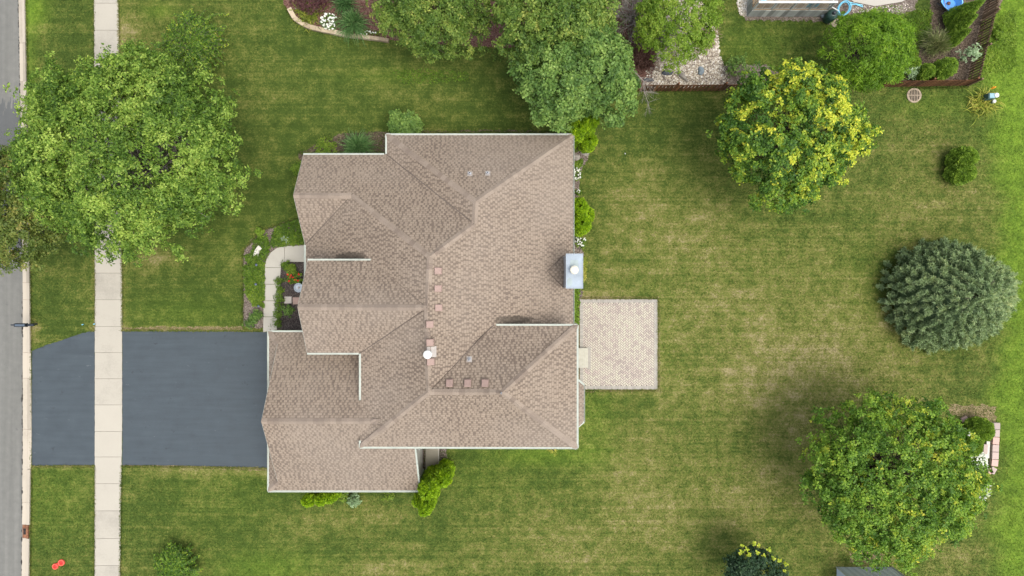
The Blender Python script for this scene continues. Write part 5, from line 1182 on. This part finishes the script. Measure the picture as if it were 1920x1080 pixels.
for k in range(34):
    q = main[r.randrange(1, 5)]; a = r.uniform(-2.2, .5); l = r.uniform(.3, .9); e = q + Vector((l * math.cos(a), l * math.sin(a), r.uniform(-.5, .2))); m.tube(q, e, .01, .004, 4)
    for _ in range(2): a2 = a + r.gauss(0, .6); m.tube(q.lerp(e, .6), q.lerp(e, .6) + Vector((.3 * math.cos(a2), .3 * math.sin(a2), .05)), .005, .002, 3)
m.tube(P(1175, 118, 1.2), main[0], .05, .035, 6); m.tube((P(1172, 125).x, P(1172, 125).y, 0), P(1175, 118, 1.2), .07, .05, 6)
db = m.build('dead_branch', M['barkgray']); tag(db, 'bare grey dead branch hanging over the left end of the fence', 'branch')

# ------------------------------------------------------------------ stones, edging, blocks
# curved wall of the island bed: one course of blocks
wl = empty('stone_edging', P(600, 55), 'curved tan stone edging wall round the mulched bed', 'garden edging')
ctrl = [(544, 18), (549, 27), (554, 36), (562, 42), (572, 48), (583, 53), (594, 55.5), (605, 58), (616, 60), (628, 62.5), (640, 65), (652, 67.5), (665, 69.5), (680, 71), (695, 73), (712, 75), (730, 78)]
for i in range(len(ctrl) - 1):
    a, b = P(*ctrl[i]), P(*ctrl[i + 1]); d = (b - a).normalized() * .006; m = MB(); w_ = .25 if i < 11 else .2
    m.obox(a + d, b - d, w_, -.02, .24 + rr.uniform(-.01, .01), 0, rr.random()); m.build('block', M['stone'], wl)
def rockobj(name, px, py, rx, ry, rz, mat, label, seed, group=None, cat='stone'):
    p = P(px, py); m = MB(); m.rock((p.x, p.y, 0), rx, ry, rz, seed, n=11, m=6); return tag(m.build(name, mat, None, False), label, cat, group)
rockobj('garden_stone', 604, 45, .19, .12, .14, M['grayrock'], 'smooth grey stone at the foot of the white blossom mound', 1)
rockobj('garden_stone', 555, 16, .05, .05, .06, M['whiterock'], 'tiny white stone near the start of the curved edging', 2)
rockobj('boulder', 1251, 137, .30, .17, .22, M['slate_dark'], 'dark slate boulder in the pebble bed', 3)
rockobj('boulder', 1279, 143, .42, .16, .2, M['grayrock'], 'long brown grey boulder between the two slate boulders', 14)
rockobj('boulder', 1314, 133, .30, .17, .18, M['slate'], 'light blue slate boulder in the pebble bed', 6)
rockobj('boulder', 1216, 150, .28, .14, .16, M['slate_dark'], 'dark mossy boulder near the left end of the fence', 8)
rockobj('garden_stone', 1172, 288, .04, .04, .05, M['whiteplastic'], 'tiny white sprinkler marker on the lawn above the patio', 9, cat='marker')
# pebbles
def pebbles(name, poly, n, r0, r1, label, seed, lo=0, hi=1):
    pl = G0(poly); x, y = scatter_in(pl, n, seed); r = random.Random(seed); m = MB()
    for a, b in zip(x, y):
        s = r.uniform(r0, r1); m.rock((a, b, s * .1), s, s * r.uniform(.6, .9), s * .55, r.randrange(9999), 0, r.uniform(lo, hi), 6, 2)
    return tag(m.build(name, M['rocks']), label, 'pebbles', None, 'stuff')
pebbles('pebbles', [(1212, 128), (1240, 122), (1300, 108), (1318, 96), (1340, 60), (1350, 104), (1362, 135), (1366, 156), (1330, 163), (1205, 163)], 1900, .02, .065, 'cream and grey pebbles in the bed behind the fence', 1)
pebbles('pebbles', [(1382, -10), (1404, -10), (1402, 30), (1388, 28), (1382, 10)], 420, .03, .07, 'white grey pebbles left of the neighbouring deck', 2, .5)
pebbles('pebbles', [(1322, 20), (1332, 20), (1345, 60), (1350, 100), (1344, 100)], 120, .04, .09, 'pale stones edging the brush heap', 3, .55)
pebbles('pebbles', [(1590, 2), (1640, 12), (1700, 6), (1712, 14), (1690, 24), (1640, 22), (1600, 24)], 700, .015, .04, 'gravel along the neighbouring patio', 4)
# white curved stone in front bed
m = MB(); cst = [(481.5, 480), (482.5, 474.5), (485, 469), (489.5, 463)]
for i in range(3):
    a, b = P(*cst[i]), P(*cst[i + 1]); m.obox(a, b, .26, -.02, .16, 0, .5)
tag(m.build('curved_stone', M['whiterock']), 'white curved concrete edging stone in the ground cover left of the front walk', 'stone')
for (x, y, mt, lab) in ((540.5, 562.5, 'flash', 'grey square stepping stone in the dark mulch'), (556, 564, 'ventred', 'pink square stepping stone half hidden under the roof edge')):
    p = P(x, y); m = MB(); m.box(p.x - .2, p.x + .2, p.y - .195, p.y + .195, 0, .05); m.box(p.x - .185, p.x + .185, p.y - .18, p.y + .18, .05, .056); tag(m.build('stepping_stone', M[mt]), lab, 'stepping stone')
for (x, y, rx, lab, sd_) in ((1097, 287, .24, 'flat grey stone below the north east arborvitaes, nearer the lawn', 4), (1082, 295, .22, 'flat grey stone tucked under the east gutter', 5)):
    p = P(x, y); m = MB(); m.rock((p.x, p.y, .01), rx, rx * .75, .05, sd_, n=9, m=3); tag(m.build('flat_stone', M['grayrock']), lab, 'stone')
# birdbath
p = P(559.5, 539.5, .7); b = empty('birdbath', (p.x, p.y, 0), 'round grey birdbath beside the red flowers, partly under the roof edge', 'birdbath')
m = MB(); m.lathe((p.x, p.y, 0), [(.16, 0), (.15, .05), (.06, .12), (.05, .55), (.10, .6)], 18); m.build('pedestal', M['grayrock'], b)
m = MB(); m.lathe((p.x, p.y, .58), [(.10, 0), (.24, .08), (.26, .12), (.235, .125), (.18, .07), (.02, .05)], 26); m.build('basin', plain('basin_blue_grey', (.30, .34, .38), .4, .15, 9, .5), b)
m = MB(); m.lathe((p.x, p.y, .631), [(.055, 0), (.06, .03), (.03, .07), (.012, .09)], 12); m.build('centre_knob', M['flash'], b)
# blue solar lights in bed
for i, (x, y, lab) in enumerate(((485, 497, 'small blue path light at the top of the ground cover'), (484, 533, 'small blue path light in the middle of the ground cover'), (489, 574, 'small blue path light at the bottom of the ground cover'))):
    p = P(x, y); t = empty('path_light', (p.x, p.y, 0), lab, 'lamp', 'path lights in the front bed')
    m = MB(); m.tube((p.x, p.y, 0), (p.x, p.y, .34), .012, .012, 6); m.build('stake', M['blackmetal'], t); m = MB(); m.lathe((p.x, p.y, .32), [(.04, 0), (.075, .05), (.07, .07), (.01, .1)], 12); m.build('cap', M['bluegray'], t)
# pink block edging wall on the right
pe = empty('block_edging', P(1866, 840), 'pink and grey concrete block edging at the right of the lawn', 'garden edging')
bl = [(1869, 793, 1869, 805), (1868.5, 806, 1868, 819), (1868, 820, 1867, 833), (1867, 834, 1866.5, 847), (1866.5, 848, 1866, 861), (1866, 862, 1864.5, 874)]
for i, (a, b, c, d) in enumerate(bl):
    m = MB(); m.obox(P(a, b, .2), P(c, d, .2), .36, -.02, .22, 0, [.1, .3, .9, .35, .45, .85][i]); m.build('block', M['pink'], pe)
for (a, b, c, d, w_, t) in ((1862, 876, 1856, 886, .3, .3), (1857, 880, 1849, 885, .28, .9), (1845, 832, 1844, 850, .22, .3)):
    m = MB(); m.obox(P(a, b), P(c, d), w_, -.02, .16, 0, t); m.build('block', M['pink'], pe)
m = MB(); m.obox(P(1856, 824, .2), P(1854, 860, .2), .19, .0, .1, 0, .5); m.build('cap_board', M['whiterock'], pe)
m = MB(); m.obox(P(1802, 788), P(1812, 783), .28, -.02, .12, 0, .8); m.build('block', M['pink'], pe)

# ------------------------------------------------------------------ fences
def fence(label, pts, n, hgt, mat, sp=.0, lean=0, rails='in', seed=1, wd=.09, postn=3):
    a, b = P(*pts[0]), P(*pts[1]); t = empty('picket_fence', (a.x, a.y, 0), label, 'fence'); d = (b - a); L = d.length; d.normalize(); nrm_ = Vector((-d.y, d.x, 0)); r = random.Random(seed)
    for i in range(n):
        c = a + d * (L * (i + .5) / n); m = MB(); wd = L / n * .68; h = hgt + r.uniform(-.015, .015)
        m.obox(c - d * wd / 2, c + d * wd / 2, .018, .04, h - .05, 0, r.random()); m.mesh([c - d * wd / 2 + nrm_ * .009 + Vector((0, 0, h - .05)), c + d * wd / 2 + nrm_ * .009 + Vector((0, 0, h - .05)), c + nrm_ * .009 + Vector((0, 0, h)), c - d * wd / 2 - nrm_ * .009 + Vector((0, 0, h - .05)), c + d * wd / 2 - nrm_ * .009 + Vector((0, 0, h - .05)), c - nrm_ * .009 + Vector((0, 0, h))],
                                                                                     [(0, 1, 2), (5, 4, 3), (0, 2, 5, 3), (1, 4, 5, 2)], 0, r.random())
        m.build('picket', mat, t)
    o = nrm_ * (.045 if rails == 'in' else -.045)
    for z in (.3, hgt - .3):
        m = MB(); m.obox(a + o, b + o, .04, z, z + .09, 0, .6); m.build('rail', mat, t)
    for k in range(postn):
        c = a + d * (L * k / (postn - 1)) + o * 1.9; m = MB(); m.obox(c - d * .045, c + d * .045, .09, -.05, hgt + .05, 0, .4)
        m.lathe((c.x, c.y, hgt + .05), [(.055, 0), (.05, .03), (.01, .05)], 8, 0, .9); m.build('post', mat, t)
    return t
fence('dark brown picket fence below the pebble bed', ((1176, 171.5), (1350, 170.5)), 26, 1.2, M['fence'], seed=1)
fence('reddish brown picket fence below the clipped evergreens', ((1650, 163.5), (1808, 161)), 26, 1.15, M['fence'], seed=2, rails='in')
fence('weathered slatted fence climbing to the top right edge', ((1810, 160), (1856, -30)), 36, 1.25, M['fencegray'], seed=3, rails='out', postn=4)
fence('dark brown picket fence mostly hidden under the deep green tree', ((1350.5, 170.5), (1480, 168)), 20, 1.2, M['fence'], seed=4)

# ------------------------------------------------------------------ street furniture and objects
# mailbox
p = P(69, 607.5); mbx = empty('mailbox', (p.x, p.y, 0), 'black mailbox on a post leaning over the kerb', 'mailbox')
m = MB(); m.box(p.x - .05, p.x + .05, p.y - .05, p.y + .05, -.1, 1.05); m.mesh([(p.x - .06, p.y - .06, 1.05), (p.x + .06, p.y - .06, 1.05), (p.x + .06, p.y + .06, 1.05), (p.x - .06, p.y + .06, 1.05), (p.x, p.y, 1.13)], [(0, 1, 4), (1, 2, 4), (2, 3, 4), (3, 0, 4), (3, 2, 1, 0)]); m.build('post', M['blackmetal'], mbx)
m = MB(); m.box(p.x - .75, p.x + .12, p.y - .035, p.y + .035, .92, 1.0); m.build('arm', M['blackmetal'], mbx)
m = MB(); x0, x1 = P(25, 608, 1.3).x, P(45.5, 608, 1.3).x; y0, y1 = p.y - .10, p.y + .10; n_ = 10; sec = [(y0, 1.0)] + [((y0 + y1) / 2 - .10 * math.cos(math.pi * k / n_), 1.16 + .10 * math.sin(math.pi * k / n_)) for k in range(n_ + 1)] + [(y1, 1.0)]
q = len(sec); m.mesh([(x0, a, b) for a, b in sec] + [(x1, a, b) for a, b in sec], [(i, (i + 1) % q, q + (i + 1) % q, q + i) for i in range(q)] + [tuple(range(q))[::-1], tuple(range(q, 2 * q))], 0)
bx = m.build('box', M['blackmetal'], mbx)
m = MB(); m.mesh([(x0 + .05, (y0 + y1) / 2 - .055, 1.2605 - .012), (x1 - .02, (y0 + y1) / 2 - .055, 1.2605 - .012), (x1 - .02, (y0 + y1) / 2, 1.265), (x1 - .02, (y0 + y1) / 2 + .055, 1.2605 - .012), (x0 + .05, (y0 + y1) / 2 + .055, 1.2605 - .012), (x0 + .05, (y0 + y1) / 2, 1.265)], [(0, 1, 2, 5), (5, 2, 3, 4)]); m.build('painted_sheen', M['bluegray'], mbx)  # paler strip along the box top, its sheen painted in as colour
m = MB(); m.box(x0 - .02, x0 + .005, y0 + .01, y1 - .01, 1.01, 1.24); m.build('door', M['blackmetal'], mbx)
m = MB(); m.box(x1 + .02, x1 + .36, p.y - .06, p.y + .05, 1.0, 1.10); m.build('newspaper_holder', M['blackmetal'], mbx)
m = MB(); m.box(p.x - .12, p.x - .08, p.y - .058, p.y + .058, 1.0, 1.115); m.build('reflective_band', M['pipe'], mbx)
# storm grate in kerb
p0, p1 = P(43, 1008), P(55.5, 984); t = empty('kerb_grate', ((p0.x + p1.x) / 2, (p0.y + p1.y) / 2, 0), 'rusty storm drain set in the kerb', 'drain')
m = MB(); m.box(p0.x, p1.x, p0.y, p1.y, -.02, .02); m.box(p1.x - .11, p1.x, p0.y, p1.y, .02, .14); m.build('frame', M['rust'], t)
m = MB(); m.box(p0.x + .04, p1.x - .14, p0.y + .18, p1.y - .2, .0205, .024); m.build('opening', M['hole'], t)
m = MB()
for k in range(5): yy = p0.y + .2 + k * .075; m.box(p0.x + .03, p1.x - .13, yy, yy + .03, .0245, .035)
m.build('bars', M['iron'], t)
# round yard drain
p = P(1713.5, 179); t = empty('yard_drain', (p.x, p.y, 0), 'round iron drain grate in the lawn outside the fence', 'drain')
m = MB(); m.lathe((p.x, p.y, 0), [(.42, 0), (.41, .05), (.33, .055), (.33, .03)], 28); m.build('ring', M['rim_conc'], t)
m = MB(); m.lathe((p.x, p.y, .031), [(.325, 0), (.32, .003)], 24); m.build('opening', M['hole'], t)
m = MB()
for k in range(-3, 4):
    dx = k * .088; hh = math.sqrt(.33 ** 2 - dx ** 2); m.box(p.x + dx - .017, p.x + dx + .017, p.y - hh, p.y + hh, .036, .06)
m.box(p.x - .33, p.x + .33, p.y - .02, p.y + .02, .0365, .063); m.build('grate', M['rim_conc'], t)
# utility boxes
p = P(1841.5, 186); t = empty('utility_box', (p.x, p.y, 0), 'small green utility box with pale lid next to the yellow green plant', 'utility box')
m = MB(); m.box(p.x - .16, p.x + .20, p.y - .17, p.y + .14, -.02, .75); m.build('cabinet', M['utility'], t)
m = MB(); m.box(p.x - .12, p.x + .16, p.y - .14, p.y + .11, .752, .80); m.build('lid', M['utiltop'], t)
for (x, y, r_, h, lab) in ((1870, 178, .13, .85, 'white capped utility post touching the green utility box'), (1865.5, 189.3, .10, .6, 'shorter white capped utility post below the green utility box')):
    p = P(x, y, h); t = empty('utility_post', (p.x, p.y, 0), lab, 'utility post'); m = MB(); m.lathe((p.x, p.y, 0), [(r_ * .8, 0), (r_ * .8, h - .1)], 16); m.build('post', M['utility'], t)
    m = MB(); m.lathe((p.x, p.y, h - .1), [(r_, 0), (r_, .07), (r_ * .8, .1), (.01, .105)], 20); m.build('cap', M['whiteplastic'], t)
flowers('orange_flower', 1862, 166, 3.5, .25, 5, M['lf_ground'], M['orange_flower'], 'single orange bloom just above the green utility box', seed=20, fl=.08, green=False)
flowers('orange_flower', 411, 67, 2.5, .3, 3, M['lf_ground'], M['orange_flower'], 'orange bloom at the right of the arching weeping shrub', seed=21, fl=.09, green=False)
# red cones / toys
p = P(108, 1058); t = empty('red_hydrant_cover', (p.x, p.y, 0), 'pair of joined red round plastic pieces lying on the verge grass', 'toy')
for (x, y, r_) in ((104.8, 1061.3, .17), (116.2, 1054.3, .185)):
    c = P(x, y); m = MB(); m.lathe((c.x, c.y, 0), [(r_, .01), (r_, .08), (r_ * .9, .1), (r_ * .62, .095), (r_ * .55, .03), (.02, .028)], 22); m.build('bowl', M['redrim'], t)
    m = MB(); m.lathe((c.x, c.y, .03), [(r_ * .52, 0), (r_ * .45, .025), (r_ * .2, .03), (.01, .02)], 18); m.build('bowl_centre', M['red'], t)
m = MB(); a, b = P(108, 1058), P(113, 1056); m.obox(a, b, .16, .02, .07); m.build('handle', M['red'], t)
# marker flags
for (x, y, lab) in ((157, 609, 'small blue marker flag on the verge grass'), (178.5, 608, 'small blue marker flag at the pavement edge')):
    p = P(x, y); t = empty('marker_flag', (p.x, p.y, 0), lab, 'marker flag'); m = MB(); m.tube((p.x, p.y, 0), (p.x, p.y, .22), .004, .004, 5); m.build('stick', M['pipe'], t); m = MB(); m.mesh([(p.x, p.y - .02, .12), (p.x + .09, p.y + .04, .13), (p.x + .09, p.y + .05, .2), (p.x, p.y + .02, .22), (p.x, p.y - .015, .12), (p.x + .09, p.y + .045, .13), (p.x + .09, p.y + .055, .2), (p.x, p.y + .025, .22)], [(0, 1, 2, 3), (7, 6, 5, 4), (0, 4, 5, 1), (1, 5, 6, 2), (2, 6, 7, 3), (3, 7, 4, 0)]); m.build('flag', M['hose'], t)
# wheelbarrow
p = P(1785, 12); t = empty('wheelbarrow', (p.x, p.y, 0), 'blue wheelbarrow beside the cone evergreens at the top edge', 'wheelbarrow')
zt = .62
rim = [(1766, -8), (1765, 4), (1770, 12), (1779, 20), (1787, 26), (1791, 26.5), (1796, 22), (1802, 12), (1806, 5), (1805, -2), (1798, -14), (1775, -18)]
cen = sum((P(x, y, zt) for x, y in rim), Vector()) / len(rim)
top = [P(x, y, zt) for x, y in rim]; inn = [cen + (q - cen) * .90 for q in top]; bot = [cen + (q - cen) * .55 + Vector((.02, .05, -.30)) for q in top]; outb = [cen + (q - cen) * .60 + Vector((.02, .05, -.34)) for q in top]; n_ = len(top)
m = MB(); m.mesh([q - Vector((0, 0, .015)) for q in inn] + bot + outb + top, [(i, (i + 1) % n_, n_ + (i + 1) % n_, n_ + i) for i in range(n_)] + [tuple(range(n_, 2 * n_))] + [(3 * n_ + i, 2 * n_ + i, 2 * n_ + (i + 1) % n_, 3 * n_ + (i + 1) % n_) for i in range(n_)] + [tuple(range(2 * n_, 3 * n_))[::-1]]); m.build('tub', M['bluetub'], t)
m = MB(); m.mesh([q + Vector((0, 0, .012)) for q in top] + inn + [q - Vector((0, 0, .03)) for q in top], [(i, (i + 1) % n_, n_ + (i + 1) % n_, n_ + i) for i in range(n_)] + [(i, 2 * n_ + i, 2 * n_ + (i + 1) % n_, (i + 1) % n_) for i in range(n_)]); m.build('rim', M['bluerim'], t)
for dx in (0, 1):
    m = MB(); a = P(1768 + dx * 30, -14 + dx * 6, .45); b = P(1775 + dx * 24, 20 + dx * 4, .42); e = P(1764 + dx * 34, 8 + dx * 8, .3); m.path([a, b, b + Vector((.35, -.12, -.05))], .018, .018, 6); m.tube(b, Vector((b.x, b.y, 0)), .015, .015, 6); m.build('handle', M['grayrock'], t)
c = P(1800, 30, .2); m = MB(); m.tube(c + Vector((-.05, 0, 0)), c + Vector((.05, 0, 0)), .19, .19, 18); m.build('wheel', M['blackmetal'], t)
m = MB(); c = P(1779, 6, .36); m.rock((c.x, c.y, .36), .10, .12, .05, 4); dirt = m.build('dirt_clod', M['mulch_red']); tag(dirt, 'clod of brown dirt lying in the blue wheelbarrow', 'dirt')
m = MB(); c = P(1764, 15); m.path([P(1757, 6, .3), P(1768, 14, .25), P(1776, 22, .12)], .02, .02, 6); tag(m.build('garden_tool', M['blackmetal']), 'dark tool shaft lying left of the blue wheelbarrow', 'tool')
# neighbour's raised deck
t = empty('raised_deck', P(1480, 10), 'weathered grey raised deck with white rail at the top edge', 'deck')
ax0, ay0 = P(1400, 32).x, P(1400, 32).y; bx_ = P(1541, 30).x; ybk = ay0 + 3.0
rr = random.Random(9); np_ = 24
m = MB()
for k in range(16):
    xa = ax0 + (bx_ - ax0) * k / 16; xb = ax0 + (bx_ - ax0) * (k + 1) / 16; m.box(xa + .004, xb - .004, ay0 + .02, ay0 + .05, 0, .84, 0, rr.random())
m.box(ax0 + 2.02, ax0 + 2.06, ay0 + .005, ay0 + .03, 0, .9, 0, 0); m.build('skirt_panel', M['deckgray'], t)
m = MB()
for k in range(12): ya = ay0 + .06 + 2.94 * k / 12; m.box(ax0, ax0 + .03, ya, ya + .235, 0, .84, 0, rr.random())
m.build('side_panel', M['deckgray'], t)
m = MB()
for k in range(20): ya = ay0 + .05 + k * .15; m.box(ax0 + .035, bx_, ya, ya + .14, .85, .89, 0, rr.random())
m.build('deck_floor', M['deckfloor'], t)
for k in range(5):
    m = MB(); xx = ax0 + .05 + (bx_ - ax0 - .1) * k / 4; m.box(xx - .045, xx + .045, ay0 + .05, ay0 + .14, .86, 1.86, 0, .7); m.build('post', M['deckgray'], t)
for k in range(34):
    xx = ax0 + .12 + (bx_ - ax0 - .2) * k / 33; m = MB(); m.box(xx - .018, xx + .018, ay0 + .07, ay0 + .105, .93, 1.80, 0, rr.random()); m.build('baluster', M['deckgray'], t)
m = MB(); m.box(ax0, bx_, ay0 + .0, ay0 + .12, 1.87, 1.92); m.build('cap_rail', M['whiteplastic'], t)
m = MB(); m.box(ax0, ax0 + .15, ay0 + .165, ybk, 1.87, 1.92); m.build('cap_rail', M['whiteplastic'], t)
m = MB(); m.box(ax0 + .1, bx_ - .02, ay0 + .075, ay0 + .10, .92, .96); m.build('bottom_rail', M['deckgray'], t)
for k in range(16):
    yy = ay0 + .3 + k * .16; m = MB(); m.box(ax0 + .06, ax0 + .095, yy, yy + .035, .89, 1.865, 0, rr.random()); m.build('baluster', M['deckgray'], t)
tw = MB(); tw.box(P(1514, 7, 1.2).x, P(1534, 7, 1.2).x, ay0 + .145, ay0 + .165 + .01, 1.0, 1.6); tag(tw.build('blue_towel', M['hose']), 'blue cloth hanging inside the deck railing', 'towel')
for i, (x, w_, mt, lab) in enumerate(((1432, .5, 'hose', 'light blue float on the deck by its left post'), (1455, .35, 'lf_red', 'purple pool toy on the deck'), (1487, .3, 'capcream', 'cream pool toy in the middle of the deck'), (1500, .35, 'hose', 'light blue ring on the deck right of the middle'), (1540, .3, 'bluerim', 'bright blue float at the right end of the deck'))):
    c = P(x, -3, 1.0); m = MB(); m.lathe((c.x, c.y + .1, .895), [(w_ * .5, .02), (w_ * .52, .08), (w_ * .42, .14), (w_ * .3, .08), (.02, .03)], 16); tag(m.build('pool_float', M[mt]), lab, 'pool float', 'pool floats on the deck')
# pool filter, pipes, hose
p = P(1560, 28, .6); t = empty('pool_filter', (p.x, p.y, 0), 'dark green pool filter tank with white pipes next to the deck', 'pool filter')
m = MB(); m.lathe((p.x, p.y, 0), [(.28, .03), (.32, .12), (.32, .60), (.27, .74), (.14, .82), (.10, .83)], 26); m.build('tank', M['tank'], t, True)
m = MB(); m.lathe((p.x, p.y, .82), [(.10, 0), (.10, .12), (.06, .15), (.01, .155)], 14); m.build('valve', M['blackmetal'], t)
m = MB(); m.path([P(1572, 20, .92), P(1556, 11, .92), P(1566, -4, .92)], .028, .028, 8); m.path([P(1556, 11, .92), P(1549, 18, .5), P(1544, 26, .3)], .026, .026, 8); m.build('pipe', M['whiteplastic'], t)
m = MB(); c = P(1541, 31, .2); m.tube(c, c + Vector((.25, .22, 0)), .10, .10, 12); m.tube(c + Vector((.25, .22, 0)), c + Vector((.38, .33, 0)), .13, .13, 12, 0); m.tube(c + Vector((.1, .22, .05)), c + Vector((.15, .1, .2)), .04, .04, 8); m.build('pump', M['capmetal'], t)
m = MB(); m.obox(P(1545, 33), P(1570, 45), .5, 0, .04); m.build('base_slab', M['rim_conc'], t)
hz_ = []
for k in range(110):
    a = k / 110 * 6.283 * 3.2; r_ = .33 + .05 * math.sin(k * .37) + .03 * (k // 35); hz_.append(P(1581, 17, .3) + Vector((r_ * math.cos(a) * .9, r_ * 1.05 * math.sin(a), .05 + .03 * (k // 35) + .08 * math.sin(a * .5))))
hz_ += [P(1590, 9, .3), P(1604, 8, .2), P(1618, 13, .1)]
m = MB(); m.path(hz_, .026, .026, 6); m.path([P(1588, 3, .2), P(1600, 6, .15), P(1618, 10, .1)], .024, .024, 6); tag(m.build('pool_hose', M['hose'], None, True), 'coiled light blue pool hose beside the filter tank', 'hose')
# shed roof at the bottom
t = empty('garden_shed', P(1620, 1085), 'pale grey garden shed with upright ribs and white corner trim at the bottom edge', 'shed')
sx0, sy1 = P(1568, 1063).x, P(1568, 1063).y; sx1 = P(1672, 1065).x; sy0 = sy1 - 2.4; zt = 2.1
m = MB(); m.box(sx0 + .02, sx1 - .02, sy0, sy1 - .02, 0, zt - .01); m.build('wall', M['shedside'], t)
m = MB(); n_ = 17
for k in range(n_):
    xa = sx0 + .06 + (sx1 - sx0 - .12) * k / n_; xb = sx0 + .06 + (sx1 - sx0 - .12) * (k + 1) / n_; m.box(xa + .006, xb - .006, sy1 - .019, sy1 + .006, .02, zt - .02, 0, .2 + .6 * (k % 2))
m.build('ribbed_wall', M['shed'], t)
for xx, yy in ((sx0, sy1), (sx1, sy1), (sx0, sy0), (sx1, sy0)):
    m = MB(); m.box(xx - .03, xx + .03, yy - .03, yy + .03, 0, zt - .015); m.build('corner_trim', M['trim'], t)
m = MB(); yr = (sy0 + sy1) / 2; e = .07
for (ya, za, yb, zb) in ((sy1 + e, zt, yr, zt + .5), (sy0 - e, zt, yr, zt + .5)):
    m.mesh([(sx0 - e, ya, za), (sx1 + e, ya, za), (sx1 + e, yb, zb), (sx0 - e, yb, zb), (sx0 - e, ya, za - .05), (sx1 + e, ya, za - .05), (sx1 + e, yb, zb - .05), (sx0 - e, yb, zb - .05)], [(0, 1, 2, 3), (7, 6, 5, 4), (0, 4, 5, 1), (1, 5, 6, 2), (2, 6, 7, 3), (3, 7, 4, 0)], 0, .6)
m.build('roof', M['shed'], t)
m = MB()
for xx in (sx0 + .03, sx1 - .06): m.mesh([(xx, sy1 - .05, zt - .01), (xx, sy0 + .05, zt - .01), (xx, yr, zt + .42), (xx + .03, sy1 - .05, zt - .01), (xx + .03, sy0 + .05, zt - .01), (xx + .03, yr, zt + .42)], [(0, 1, 2), (5, 4, 3), (0, 3, 4, 1), (1, 4, 5, 2), (2, 5, 3, 0)])
m.build('gable_end', M['shedside'], t)
m = MB(); m.box(sx1 - .02, sx1 + .015, yr - .5, yr + .5, .05, 1.75); m.build('door', M['shed'], t)
